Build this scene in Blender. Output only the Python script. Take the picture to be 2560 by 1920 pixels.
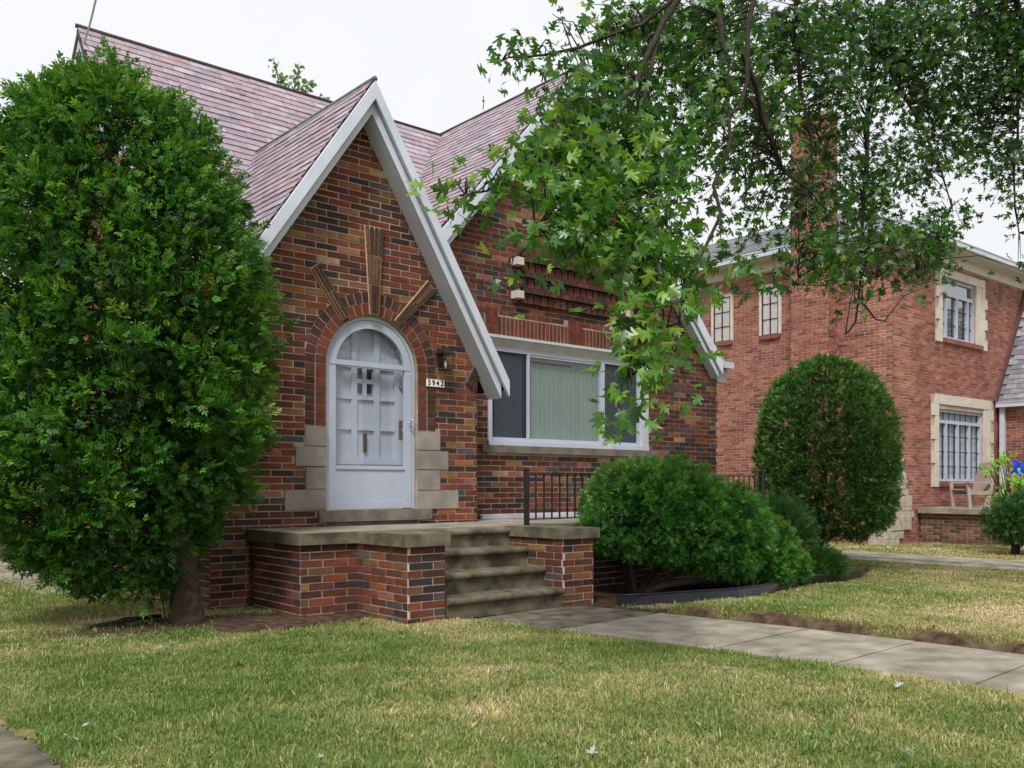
import bpy, math, random
import numpy as np
from mathutils import Vector, Matrix

random.seed(7); rng = np.random.default_rng(11)
sc = bpy.context.scene
for o in list(bpy.data.objects): bpy.data.objects.remove(o)
R = math.radians

# ------------------------------------------------------------------ camera, sky, sun, exposure
F, CX, HY, CC, SS, EYE = 2309.0, 1280.0, 1213.0, .7623, .6472, 1.18
cam_d = bpy.data.cameras.new('camera'); cam = bpy.data.objects.new('camera', cam_d)
sc.collection.objects.link(cam); sc.camera = cam
cam.location = (0, 0, EYE); cam.rotation_euler = (R(90), 0, -math.atan2(SS, CC))
cam_d.sensor_width = 36; cam_d.lens = 36 * F / 2560; cam_d.shift_y = (HY - 960) / 2560
cam_d.clip_start = .05; cam_d.clip_end = 2000

SUN_EL, SUN_AZ = 52, 232           # azimuth: compass-like angle of the sun seen from the scene, from +Y clockwise
w = bpy.data.worlds.new('World'); sc.world = w; w.use_nodes = True
nt = w.node_tree; nt.nodes.clear()
sky = nt.nodes.new('ShaderNodeTexSky'); sky.sky_type = 'NISHITA'; sky.sun_disc = False
sky.sun_elevation = R(SUN_EL); sky.sun_rotation = R(SUN_AZ); sky.air_density = 1.5; sky.dust_density = 6
hs = nt.nodes.new('ShaderNodeHueSaturation'); hs.inputs['Saturation'].default_value = .25
tc = nt.nodes.new('ShaderNodeTexCoord')
nz = nt.nodes.new('ShaderNodeTexNoise'); nz.inputs['Scale'].default_value = 1.6; nz.inputs['Detail'].default_value = 4
cr = nt.nodes.new('ShaderNodeValToRGB')
cr.color_ramp.elements[0].position = .3; cr.color_ramp.elements[0].color = (3.65, 3.74, 3.85, 1)
cr.color_ramp.elements[1].position = .75; cr.color_ramp.elements[1].color = (4.15, 4.2, 4.3, 1)
mx = nt.nodes.new('ShaderNodeMixRGB'); mx.inputs[0].default_value = .93
bg = nt.nodes.new('ShaderNodeBackground'); bg.inputs['Strength'].default_value = .1
wo = nt.nodes.new('ShaderNodeOutputWorld')
nt.links.new(tc.outputs['Generated'], nz.inputs['Vector']); nt.links.new(nz.outputs['Fac'], cr.inputs[0])
nt.links.new(sky.outputs[0], hs.inputs['Color']); nt.links.new(hs.outputs[0], mx.inputs[1])
nt.links.new(cr.outputs[0], mx.inputs[2]); nt.links.new(mx.outputs[0], bg.inputs['Color']); nt.links.new(bg.outputs[0], wo.inputs[0])

sun_d = bpy.data.lights.new('sun', 'SUN'); sun_d.energy = 1.5; sun_d.angle = R(14); sun_d.color = (1, .97, .93)
sun = bpy.data.objects.new('sun', sun_d); sc.collection.objects.link(sun)
_sd = Vector((math.sin(R(SUN_AZ)) * math.cos(R(SUN_EL)), math.cos(R(SUN_AZ)) * math.cos(R(SUN_EL)), math.sin(R(SUN_EL))))
sun.rotation_euler = _sd.to_track_quat('Z', 'Y').to_euler()
vs = sc.view_settings; vs.view_transform = 'Standard'; vs.look = 'None'; vs.gamma = 1; vs.exposure = 1.27
vs.use_curve_mapping = False

# ------------------------------------------------------------------ pixel helpers (a pixel is a direction; a plane gives the distance)
def ray(px, py):
    r = (px - CX) / F
    return np.array([r * CC + SS, -r * SS + CC, (HY - py) / F])
def onY(px, py, Y):
    d = ray(px, py) * 1.0; p = d * (Y / d[1]); p[2] += EYE; return p
def onX(px, py, X):
    d = ray(px, py); p = d * (X / d[0]); p[2] += EYE; return p
def onZ(px, py, Z):
    d = ray(px, py); p = d * ((Z - EYE) / d[2]); p[2] += EYE; return p
def atD(px, py, dep):
    p = ray(px, py) * dep; p[2] += EYE; return p
def proj(p):
    f = p[0] * SS + p[1] * CC; r = p[0] * CC - p[1] * SS
    return CX + F * r / f, HY - F * (p[2] - EYE) / f, f

# ------------------------------------------------------------------ mesh helpers
col = sc.collection
class MB:
    def __init__(s): s.v = []; s.f = []; s.m = []
    def add(s, vs_, fs, m=0):
        b = len(s.v); s.v += [tuple(map(float, q)) for q in vs_]
        for f in fs: s.f.append([b + i for i in f]); s.m.append(m)
        return s
    def box(s, x0, x1, y0, y1, z0, z1, m=0):
        return s.add([(x0,y0,z0),(x1,y0,z0),(x1,y1,z0),(x0,y1,z0),(x0,y0,z1),(x1,y0,z1),(x1,y1,z1),(x0,y1,z1)],
              [(0,3,2,1),(4,5,6,7),(0,1,5,4),(1,2,6,5),(2,3,7,6),(3,0,4,7)], m)
    def obox(s, c, ax, ay, az, m=0):       # oriented box: centre and three half-vectors
        c, ax, ay, az = map(np.array, (c, ax, ay, az))
        P = [c + i*ax + j*ay + k*az for k in (-1,1) for j, i in ((-1,-1),(-1,1),(1,1),(1,-1))]
        fs = [(0,3,2,1),(4,5,6,7),(0,1,5,4),(1,2,6,5),(2,3,7,6),(3,0,4,7)]
        if np.dot(np.cross(ax, ay), az) < 0: fs = [f[::-1] for f in fs]
        return s.add(P, fs, m)
    def prism(s, poly, M, w0, w1, m=0):     # poly in (u,v); M maps (u,v,w) to world; w1 is the outward side
        n = len(poly)
        a = sum(poly[i][0]*poly[(i+1)%n][1]-poly[(i+1)%n][0]*poly[i][1] for i in range(n))
        if a < 0: poly = poly[::-1]
        vs_ = [M(u, v, w1) for u, v in poly] + [M(u, v, w0) for u, v in poly]
        fs = [tuple(range(n)), tuple(range(2*n-1, n-1, -1))] + [(i, n+i, n+(i+1)%n, (i+1)%n) for i in range(n)]
        return s.add(vs_, fs, m)
    def tube(s, pts, rad, n=8, m=0, cap=True):
        pts = [np.array(p, float) for p in pts]
        rad = rad if hasattr(rad, '__len__') else [rad]*len(pts)
        rings = []; up = np.array([.13,.21,1.0])
        for i, p in enumerate(pts):
            t = pts[min(i+1, len(pts)-1)] - pts[max(i-1, 0)]; t = t/ (np.linalg.norm(t)+1e-9)
            a = np.cross(t, up)
            if np.linalg.norm(a) < .05: a = np.cross(t, (1,0,0))
            a /= np.linalg.norm(a); b = np.cross(t, a)
            rings.append([p + rad[i]*(math.cos(q)*a + math.sin(q)*b) for q in [2*math.pi*k/n for k in range(n)]])
        vs_ = [q for r in rings for q in r]; fs = []
        for i in range(len(pts)-1):
            for k in range(n):
                k2 = (k+1) % n; fs.append((i*n+k, i*n+k2, (i+1)*n+k2, (i+1)*n+k)[::-1])
        if cap: fs.append(tuple(range(n))); fs.append(tuple(range((len(pts)-1)*n, len(pts)*n))[::-1])
        return s.add(vs_, fs, m)
    def build(s, name, mats, parent=None, smooth=False, kind=None):
        me = bpy.data.meshes.new(name); me.from_pydata(s.v, [], s.f)
        if not isinstance(mats, (list, tuple)): mats = [mats]
        for q in mats: me.materials.append(q)
        if len(mats) > 1: me.polygons.foreach_set('material_index', s.m)
        if smooth: me.polygons.foreach_set('use_smooth', [True]*len(s.f))
        me.validate(); me.update()
        return obj(name, me, parent, kind)
def obj(name, me, parent=None, kind=None, loc=None):
    o = bpy.data.objects.new(name, me); col.objects.link(o)
    if parent is not None:
        o.parent = parent
        wl = world_loc(parent)
        o.location = Vector(loc or (0,0,0)) - wl
    elif loc: o.location = loc
    if kind: o['kind'] = kind
    return o
def world_loc(o):
    v = Vector(o.location)
    while o.parent: o = o.parent; v += o.location
    return v
def thing(name, label, cat, loc=(0,0,0), group=None):
    o = bpy.data.objects.new(name, None); col.objects.link(o); o.location = loc; o.empty_display_size = .2
    return tag(o, label, cat, group)
def tag(o, label, cat, group=None):
    o['label'] = label; o['category'] = cat
    if group: o['group'] = group
    return o
def np_mesh(name, V, Fc, mats, parent=None, midx=None, tint=None, kind=None, smooth=False):
    V = np.asarray(V, np.float32); Fc = np.asarray(Fc, np.int32); n, k = Fc.shape
    me = bpy.data.meshes.new(name)
    me.vertices.add(len(V)); me.vertices.foreach_set('co', V.ravel())
    me.loops.add(n*k); me.loops.foreach_set('vertex_index', Fc.ravel())
    me.polygons.add(n); me.polygons.foreach_set('loop_start', np.arange(0, n*k, k, dtype=np.int32))
    me.polygons.foreach_set('loop_total', np.full(n, k, np.int32))
    if not isinstance(mats, (list, tuple)): mats = [mats]
    for q in mats: me.materials.append(q)
    if midx is not None: me.polygons.foreach_set('material_index', np.asarray(midx, np.int32))
    if tint is not None:
        a = me.attributes.new('tint', 'FLOAT', 'FACE'); a.data.foreach_set('value', np.asarray(tint, np.float32))
    if smooth: me.polygons.foreach_set('use_smooth', np.ones(n, bool))
    me.update(calc_edges=True)
    return obj(name, me, parent, kind)

# ------------------------------------------------------------------ materials
def srgb(r, g, b):
    f = lambda c: (c/255/12.92) if c/255 <= .04045 else ((c/255+.055)/1.055)**2.4
    return (f(r), f(g), f(b))
def mat(name, c, rough=.8, var=.25, scale=8, c2=None, spec=.3, bump=0, bscale=60, metallic=0, detail=4, mixf=.5, obj_rand=0):
    m = bpy.data.materials.new(name); m.use_nodes = True; t = m.node_tree; b = t.nodes['Principled BSDF']
    b.inputs['Roughness'].default_value = rough; b.inputs['Specular IOR Level'].default_value = spec; b.inputs['Metallic'].default_value = metallic
    tc = t.nodes.new('ShaderNodeTexCoord'); n = t.nodes.new('ShaderNodeTexNoise')
    n.inputs['Scale'].default_value = scale; n.inputs['Detail'].default_value = detail
    t.links.new(tc.outputs['Object'], n.inputs['Vector'])
    r = t.nodes.new('ShaderNodeValToRGB'); c2 = c2 or tuple(min(1, q*(1+var)) for q in c); c1 = tuple(q*(1-var) for q in c) if var else c
    r.color_ramp.elements[0].position = .5-.28*mixf*1.2; r.color_ramp.elements[0].color = (*c1, 1)
    r.color_ramp.elements[1].position = .5+.28*mixf*1.2; r.color_ramp.elements[1].color = (*c2, 1)
    t.links.new(n.outputs['Fac'], r.inputs[0])
    out = r.outputs[0]
    if obj_rand:
        oi = t.nodes.new('ShaderNodeObjectInfo'); h = t.nodes.new('ShaderNodeHueSaturation')
        mr = t.nodes.new('ShaderNodeMapRange'); mr.inputs[3].default_value = 1-obj_rand; mr.inputs[4].default_value = 1+obj_rand
        t.links.new(oi.outputs['Random'], mr.inputs[0]); t.links.new(mr.outputs[0], h.inputs['Value']); t.links.new(out, h.inputs['Color']); out = h.outputs[0]
    t.links.new(out, b.inputs['Base Color'])
    if bump:
        n2 = t.nodes.new('ShaderNodeTexNoise'); n2.inputs['Scale'].default_value = bscale; n2.inputs['Detail'].default_value = 5
        t.links.new(tc.outputs['Object'], n2.inputs['Vector'])
        bp = t.nodes.new('ShaderNodeBump'); bp.inputs['Strength'].default_value = bump; bp.inputs['Distance'].default_value = .01
        t.links.new(n2.outputs['Fac'], bp.inputs['Height']); t.links.new(bp.outputs[0], b.inputs['Normal'])
    return m
def leafmat(name, ramp, transl=.35, rough=.5, gloss=.06, nscale=0, attr='tint'):
    m = bpy.data.materials.new(name); m.use_nodes = True; t = m.node_tree; t.nodes.clear()
    o = t.nodes.new('ShaderNodeOutputMaterial')
    if attr:
        a = t.nodes.new('ShaderNodeAttribute'); a.attribute_name = attr; src = a.outputs['Fac']
    else:
        a = t.nodes.new('ShaderNodeObjectInfo'); src = a.outputs['Random']
    r = t.nodes.new('ShaderNodeValToRGB'); e = r.color_ramp.elements
    while len(e) < len(ramp): e.new(.5)
    for i, (p, c) in enumerate(ramp): e[i].position = p; e[i].color = (*c, 1)
    t.links.new(src, r.inputs[0]); cout = r.outputs[0]
    d = t.nodes.new('ShaderNodeBsdfDiffuse'); tr = t.nodes.new('ShaderNodeBsdfTranslucent'); g = t.nodes.new('ShaderNodeBsdfGlossy'); g.inputs['Roughness'].default_value = rough
    hs = t.nodes.new('ShaderNodeHueSaturation'); hs.inputs['Value'].default_value = 1.5; hs.inputs['Hue'].default_value = .485
    t.links.new(cout, hs.inputs['Color'])
    t.links.new(cout, d.inputs[0]); t.links.new(hs.outputs[0], tr.inputs[0])
    m1 = t.nodes.new('ShaderNodeMixShader'); m1.inputs[0].default_value = transl
    t.links.new(d.outputs[0], m1.inputs[1]); t.links.new(tr.outputs[0], m1.inputs[2])
    m2 = t.nodes.new('ShaderNodeMixShader'); m2.inputs[0].default_value = gloss
    t.links.new(m1.outputs[0], m2.inputs[1]); t.links.new(g.outputs[0], m2.inputs[2]); t.links.new(m2.outputs[0], o.inputs[0])
    return m
def glassmat(name, tintc=(.9,.95,.95), refl=.12, rough=.02):
    m = bpy.data.materials.new(name); m.use_nodes = True; t = m.node_tree; t.nodes.clear()
    o = t.nodes.new('ShaderNodeOutputMaterial'); tr = t.nodes.new('ShaderNodeBsdfTransparent'); tr.inputs[0].default_value = (*tintc, 1)
    g = t.nodes.new('ShaderNodeBsdfGlossy'); g.inputs['Roughness'].default_value = rough
    fr = t.nodes.new('ShaderNodeFresnel'); fr.inputs[0].default_value = 1.5
    ad = t.nodes.new('ShaderNodeMath'); ad.operation = 'ADD'; ad.inputs[1].default_value = refl
    t.links.new(fr.outputs[0], ad.inputs[0])
    ge = t.nodes.new('ShaderNodeNewGeometry'); sb = t.nodes.new('ShaderNodeMath'); sb.operation = 'SUBTRACT'; sb.inputs[0].default_value = 1
    t.links.new(ge.outputs['Backfacing'], sb.inputs[1]); mu = t.nodes.new('ShaderNodeMath'); mu.operation = 'MULTIPLY'; t.links.new(ad.outputs[0], mu.inputs[0]); t.links.new(sb.outputs[0], mu.inputs[1]); ad = mu
    m1 = t.nodes.new('ShaderNodeMixShader'); t.links.new(ad.outputs[0], m1.inputs[0]); t.links.new(tr.outputs[0], m1.inputs[1]); t.links.new(g.outputs[0], m1.inputs[2]); t.links.new(m1.outputs[0], o.inputs[0])
    return m

def weather(m, scale=1.3, lo=.72, hi=1.12):      # soot and damp stains in irregular patches, fixed to the masonry
    t = m.node_tree; b = t.nodes['Principled BSDF']; src = b.inputs['Base Color'].links[0].from_socket
    g = t.nodes.new('ShaderNodeNewGeometry'); n = t.nodes.new('ShaderNodeTexNoise'); n.inputs['Scale'].default_value = scale; n.inputs['Detail'].default_value = 7; n.inputs['Roughness'].default_value = .65
    t.links.new(g.outputs['Position'], n.inputs['Vector'])
    r = t.nodes.new('ShaderNodeMapRange'); r.inputs[1].default_value = .33; r.inputs[2].default_value = .67; r.inputs[3].default_value = lo; r.inputs[4].default_value = hi
    t.links.new(n.outputs['Fac'], r.inputs[0]); h = t.nodes.new('ShaderNodeHueSaturation'); t.links.new(r.outputs[0], h.inputs['Value']); t.links.new(src, h.inputs['Color']); t.links.new(h.outputs[0], b.inputs['Base Color'])
    return m
def bricks_pal(name, cols):
    return [weather(mat(f'{name}_{i}', srgb(*c), .85, .22, 14, bump=.5, bscale=70, obj_rand=.15, spec=.25)) for i, c in enumerate(cols)]
PAL = bricks_pal('brick', [(122,66,48),(110,58,44),(95,56,46),(76,50,44),(63,46,43),(58,50,52),(84,72,74),(138,84,50),(134,102,64),(144,94,80),(102,58,46),(68,72,84),(106,79,56),(168,138,106)])
PW_ENTRY = [.17,.13,.13,.12,.08,.06,.05,.08,.06,.03,.05,.015,.04,.01]
PW_MAIN  = [.08,.10,.16,.15,.10,.06,.07,.07,.04,.08,.06,.03,.04,.02]
PAL_N = bricks_pal('neighbour_brick', [(156,102,84),(143,90,74),(164,112,95),(128,80,67),(150,100,86),(94,77,70)])
PW_N = [.26,.24,.2,.16,.12,.02]
M = {}
M['mortar'] = mat('mortar', srgb(166,152,136), .95, .2, 6, bump=.4, bscale=80)
M['mortar_p'] = mat('pale_repointed_mortar', srgb(188,176,160), .95, .25, 9, bump=.4)
M['mortar_n'] = mat('mortar_neighbour', srgb(184,162,150), .95, .16, 5, bump=.4)
M['stone'] = mat('limestone', srgb(150,140,132), .85, .14, 5, bump=.25, bscale=50)
M['sill'] = mat('weathered_sill', srgb(118,111,102), .9, .24, 7, bump=.3)
M['stone_n'] = mat('cream_stone', srgb(194,186,174), .85, .09, 4, bump=.15)
M['rough_stone'] = mat('rough_quoin_stone', srgb(170,160,144), .9, .24, 7, bump=.8, bscale=18)
M['white'] = mat('white_paint', srgb(172,179,196), .45, .05, 3, spec=.4)
M['white_al'] = mat('white_aluminium', srgb(184,189,200), .4, .07, 4, spec=.5)
M['cream'] = mat('cream_trim', srgb(200,193,178), .6, .06, 3)
M['barge'] = mat('painted_bargeboard', srgb(200,207,219), .5, .08, 2.5, spec=.4)
M['grey_al'] = mat('grey_aluminium', srgb(186,186,184), .45, .1, 5)
M['yellow'] = mat('foam_sealant', srgb(188,172,96), .9, .2, 20, bump=.8)
M['slate'] = [mat(f'slate_{i}', srgb(*c), .5, .16, 10, spec=.55, bump=.25, bscale=40, obj_rand=.1) for i, c in enumerate([(146,132,141),(150,132,139),(139,127,137),(158,146,155),(150,126,128),(134,122,130)])]
M['deck'] = mat('roof_deck', srgb(70,60,62), .95, .2)
M['slate_n'] = [mat(f'grey_slate_{i}', srgb(*c), .55, .18, 8, spec=.5, bump=.25, obj_rand=.1) for i, c in enumerate([(132,132,138),(118,120,126),(146,144,150),(108,108,116)])]
M['copper'] = mat('ridge_metal', srgb(82,98,92), .6, .25, 12)
M['conc'] = mat('concrete', srgb(136,129,116), .92, .2, 4, c2=srgb(164,156,141), bump=.5, bscale=120, detail=9)
M['conc_d'] = mat('mossy_concrete', srgb(84,79,66), .95, .35, 5, c2=srgb(122,115,100), bump=.4, bscale=90)
M['step'] = mat('worn_step', srgb(82,75,60), .9, .4, 6, c2=srgb(120,110,92), bump=.5, bscale=70, detail=8)
M['cap'] = mat('cap_stone', srgb(92,87,70), .9, .3, 6, c2=srgb(124,117,98), bump=.5, detail=8)
M['iron'] = mat('black_iron', srgb(34,32,34), .5, .2, 20, spec=.5)
M['black'] = mat('black_plastic', srgb(24,26,34), .35, .15, 6, spec=.4)
for _k in ('conc','conc_d','step','cap','stone','mortar','mortar_n','sill'): weather(M[_k], 2.2, .7, 1.1)
M['dark'] = mat('dark_interior', (.02,.022,.025), .9, .1)
M['screen'] = mat('insect_screen', srgb(58,65,73), .7, .08, 40)
M['blind'] = mat('vertical_blind', srgb(126,140,134), .8, .05, 3)
M['blind_d'] = mat('vertical_blind_shade', srgb(122,137,131), .8, .05, 3)
M['curtain'] = mat('white_curtain', srgb(190,197,212), .9, .06, 3)
M['glass'] = glassmat('glass', (.985,.99,.99), refl=.03)
M['glass_r'] = glassmat('window_glass_reflective', (.9,.92,.94), .3)
M['glass_w'] = glassmat('picture_window_glass', (.96,.985,.98), .03)
M['brass'] = mat('aged_brass', srgb(150,128,72), .35, .2, 20, metallic=.8)
M['bronze'] = mat('dark_bronze', srgb(96,84,60), .4, .2, 20, metallic=.6)
M['bark'] = mat('bark', srgb(66,52,45), .95, .4, 18, bump=1.0, bscale=30)
M['bark_d'] = mat('dark_bark', srgb(50,43,38), .95, .35, 18, bump=.8, bscale=30)
M['chair'] = mat('taupe_plastic', srgb(156,140,134), .55, .06, 4)
M['blue'] = mat('blue_cloth', srgb(30,64,190), .7, .15, 8)
M['soil'] = mat('soil', srgb(92,74,58), .95, .4, 22, c2=srgb(122,100,80), bump=.8)
M['num_white'] = mat('enamel_white', srgb(236,236,234), .35, .02)
M['num_black'] = mat('enamel_black', srgb(18,18,20), .4, .05)
g3 = srgb
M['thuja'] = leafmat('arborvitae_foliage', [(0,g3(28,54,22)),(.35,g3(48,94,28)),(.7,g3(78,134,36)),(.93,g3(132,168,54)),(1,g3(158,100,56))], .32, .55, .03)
M['yew'] = leafmat('yew_foliage', [(0,g3(30,60,24)),(.4,g3(50,104,34)),(.75,g3(80,146,48)),(1,g3(122,166,70))], .32, .5, .04)
M['thuja2'] = leafmat('clipped_foliage', [(0,g3(30,62,24)),(.5,g3(58,108,36)),(.9,g3(96,146,50)),(1,g3(130,122,64))], .3, .5, .05)
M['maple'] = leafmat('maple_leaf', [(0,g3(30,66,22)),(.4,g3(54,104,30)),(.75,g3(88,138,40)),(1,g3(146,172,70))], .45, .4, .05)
M['maple_o'] = leafmat('maple_leaf_single', [(0,g3(42,84,26)),(.4,g3(64,116,32)),(.75,g3(96,144,44)),(1,g3(138,168,66))], .45, .4, .05, attr=None)
M['lime'] = leafmat('lime_leaf', [(0,g3(90,150,40)),(.5,g3(130,185,55)),(1,g3(165,210,80))], .45, .4, .06)
M['grass'] = leafmat('grass_blade', [(0,g3(88,120,44)),(.25,g3(122,144,66)),(.5,g3(160,160,100)),(.75,g3(194,178,132)),(1,g3(224,208,172))], .35, .6, .04)
M['far'] = leafmat('far_tree_leaf', [(0,g3(80,120,60)),(1,g3(120,150,90))], .4)

# ------------------------------------------------------------------ ground, walks
def smooth(a, b, x):
    t = np.clip((x-a)/(b-a), 0, 1); return t*t*(3-2*t)
def wl(y):  # left and right edge of the front walk
    return np.interp(y, [-6, 2.2, 3.3, 4.4, 5.4, 6.5], [5.62, 5.6, 5.55, 5.4, 5.25, 5.0])
def wr(y):
    return np.interp(y, [-6, 2.2, 3.3, 4.4, 5.4, 6.5], [6.86, 6.85, 6.8, 6.7, 6.55, 6.3])
def gz(x, y):
    x = np.asarray(x, float); y = np.asarray(y, float)
    z = -.1*smooth(9, 13, x)
    z = z - .09*smooth(9.5, 12, y)*(1-smooth(3.2, 4, x))
    d = x - wr(y)
    z = z + .075*smooth(.02, .16, d)*(1-smooth(.7, 1.7, d))*(1-smooth(5.2, 5.8, y))
    z = z + .05*smooth(1.2, .2, np.hypot((x-2.9)/1.6, (y-7.55)/.8))
    z = z - .05*smooth(.2, -.1, np.minimum(x-wl(y), wr(y)-x)*-1)*(y < 6.6)
    z = z - .05*(1-smooth(.98, 1.12, x))*(1-smooth(5.2, 5.5, y))
    return z + .012*np.sin(x*1.7+.4*y)*np.cos(y*1.3)
_vn = np.random.default_rng(5).random((64, 64))
def vnoise(x, y, s, o=0):          # smooth value noise, features about 1/s metres
    u, v = np.asarray(x)*s+o*7.3, np.asarray(y)*s+o*3.1
    i, j = np.floor(u).astype(int), np.floor(v).astype(int); a, b = u-i, v-j; a = a*a*(3-2*a); b = b*b*(3-2*b)
    g = lambda p, q: _vn[p % 64, q % 64]
    return (g(i,j)*(1-a)+g(i+1,j)*a)*(1-b)+(g(i,j+1)*(1-a)+g(i+1,j+1)*a)*b
def hash2(x, y, s):
    return np.sin(x*s*1.31+np.sin(y*s*.7+1.7)*2.1)+np.sin(y*s*1.57+np.sin(x*s*.9)*1.9+.6)
EDGE = [onZ(*q, 0) for q in ((1545,1515),(1620,1513),(1700,1508),(1780,1503),(1850,1497),(1905,1488),(1960,1474),(2010,1460),(2060,1452),(2110,1444),(2150,1430),(2172,1408))]
EDGE = [np.array(p) for p in EDGE]
ex = np.array([p[0] for p in EDGE]); ey = np.array([p[1] for p in EDGE])
def edge_y(x): return np.interp(x, ex, ey, left=ey[0]-.05, right=ey[-1]+.6)
def soilmask(x, y):
    n = .25*hash2(x, y, 3.1)*.3
    a = smooth(1.15, .75, np.hypot((x-2.75)/1.05, (y-7.6)/.5)+n)*.95            # under the arborvitae
    b = smooth(1.15, .8, np.hypot((x-3.75)/.85, (y-7.25)/.5)+n)
    c = ((y > edge_y(x)+.02) & (x > 6.2) & (x < 12.3) & (y < 9)).astype(float) * smooth(12.4, 11.2, x+n)
    d = smooth(.24, .06, np.abs(x-wr(y)-.03)+.05*hash2(x, y, 6))*(y < 6.3)
    e = ((x > 6.25) & (x < 7.3) & (y > 5.45+.25*(x-6.2)) & (y < 6.6)).astype(float)*smooth(-.25,.05, n+.05)
    f = ((y > 8.3) & (x > 3.3) & (x < 12)).astype(float)
    g = smooth(.3, .0, np.abs(x-18.9))*(y > 9)*.6
    return np.clip(np.maximum.reduce([a, b, c, d, e, f, g]), 0, 1)
def islawn(x, y):
    n = .05*hash2(x, y, 9)
    ok = ~((x > wl(y)+n*.8-.02) & (x < wr(y)+.05+n*.5) & (y < 6.6))
    ok &= ~((x < 1.06+n) & (y < 5.33+n))
    ok &= ~((x > 14.62) & (x < 16.42))
    ok &= ~((x > 6.6) & (x < 13.4) & (y > edge_y(x)-.07) & (y < 7.6))
    ok &= ~((x > 3.4) & (x < 12) & (y > 8.35))
    ok &= ~((x > 3.75) & (x < 10.8) & (y > 7.3)) & ~((x > 4.3) & (x < 6.8) & (y > 6.45))
    ok &= ~((x > 18.9) & (y > 9.7)) & ~((x > 20.1) & (y > 8.2))
    ok &= rng.random(len(x)) > soilmask(x, y)*1.02
    return ok
def grid_axis(lo, hi, step, far):
    a = np.arange(lo, hi, step)
    l = lo - np.geomspace(step*2, far, 22)[::-1]; r = hi + np.geomspace(step*2, far, 22)
    return np.concatenate([l, a, r])
gx = grid_axis(-1.5, 13, .09, 500); gy = grid_axis(1.5, 9.5, .09, 500)
XX, YY = np.meshgrid(gx, gy, indexing='ij'); ZZ = gz(XX, YY)
nx_, ny_ = len(gx), len(gy)
idx = np.arange(nx_*ny_).reshape(nx_, ny_)
GF = np.stack([idx[:-1,:-1], idx[1:,:-1], idx[1:,1:], idx[:-1,1:]], -1).reshape(-1, 4)
def groundmat():
    m = bpy.data.materials.new('lawn_ground'); m.use_nodes = True; t = m.node_tree; b = t.nodes['Principled BSDF']
    b.inputs['Roughness'].default_value = .95; b.inputs['Specular IOR Level'].default_value = .1
    tc = t.nodes.new('ShaderNodeTexCoord'); a = t.nodes.new('ShaderNodeAttribute'); a.attribute_name = 'soil'
    def noise(s, d=5):
        n = t.nodes.new('ShaderNodeTexNoise'); n.inputs['Scale'].default_value = s; n.inputs['Detail'].default_value = d; t.links.new(tc.outputs['Object'], n.inputs['Vector']); return n
    def ramp(n, p0, c0, p1, c1):
        r = t.nodes.new('ShaderNodeValToRGB'); r.color_ramp.elements[0].position = p0; r.color_ramp.elements[1].position = p1
        r.color_ramp.elements[0].color = (*c0, 1); r.color_ramp.elements[1].color = (*c1, 1); t.links.new(n.outputs['Fac'], r.inputs[0]); return r
    g = ramp(noise(1.6), .38, srgb(92,100,48), .62, srgb(146,130,88)); g2 = ramp(noise(30), .3, srgb(66,74,34), .7, srgb(160,146,104))
    mg = t.nodes.new('ShaderNodeMixRGB'); mg.inputs[0].default_value = .5; t.links.new(g.outputs[0], mg.inputs[1]); t.links.new(g2.outputs[0], mg.inputs[2])
    s = ramp(noise(14), .35, srgb(52,41,33), .7, srgb(96,79,64))
    mm = t.nodes.new('ShaderNodeMixRGB'); t.links.new(a.outputs['Fac'], mm.inputs[0]); t.links.new(mg.outputs[0], mm.inputs[1]); t.links.new(s.outputs[0], mm.inputs[2])
    t.links.new(mm.outputs[0], b.inputs['Base Color'])
    bp = t.nodes.new('ShaderNodeBump'); bp.inputs['Strength'].default_value = .8; bp.inputs['Distance'].default_value = .03
    t.links.new(noise(25).outputs['Fac'], bp.inputs['Height']); t.links.new(bp.outputs[0], b.inputs['Normal'])
    return m
M['ground'] = groundmat()
ground = np_mesh('ground', np.stack([XX, YY, ZZ], -1).reshape(-1, 3), GF, M['ground'], kind='structure', smooth=True)
at = ground.data.attributes.new('soil', 'FLOAT', 'POINT'); at.data.foreach_set('value', soilmask(XX, YY).ravel().astype(np.float32))

ident = lambda u, v, w: (u, v, w)
walk = MB().prism([(wl(y)+.03, y) for y in (-5, 2.2, 3.3, 4.4, 5.4, 6.45)] + [(wr(y)-.03, y) for y in (6.45, 5.4, 4.4, 3.3, 2.2, -5)], ident, -.12, -.03).build('front_walk', M['soil'], kind='structure')
js = [6.47, 5.55, 4.15, 3.28, 2.4, 1.5, .5, -.6, -1.8, -3, -4.2]
tilt = [.0, .018, .012, .012, .02, .02, .02, .02, .02, .02, .02]
for i in range(len(js)-1):
    y1, y0 = js[i]-.008, js[i+1]+.008; m = MB(); sk = .05
    P = [(wl(y0)-.02, y0+.0), (wr(y0)+.03, y0+sk), (wr(y1)+.03, y1+sk), (wl(y1)-.02, y1)]
    zt = [-.005+tilt[i]*.3, .0+tilt[i]*.3, .004, -.004]
    vs_ = [(*p, -.1) for p in P] + [(*p, z) for p, z in zip(P, zt)]
    m.add(vs_, [(0,3,2,1),(4,5,6,7),(0,1,5,4),(1,2,6,5),(2,3,7,6),(3,0,4,7)])
    m.build('slab', M['conc'] if i else M['conc_d'], walk)
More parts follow.
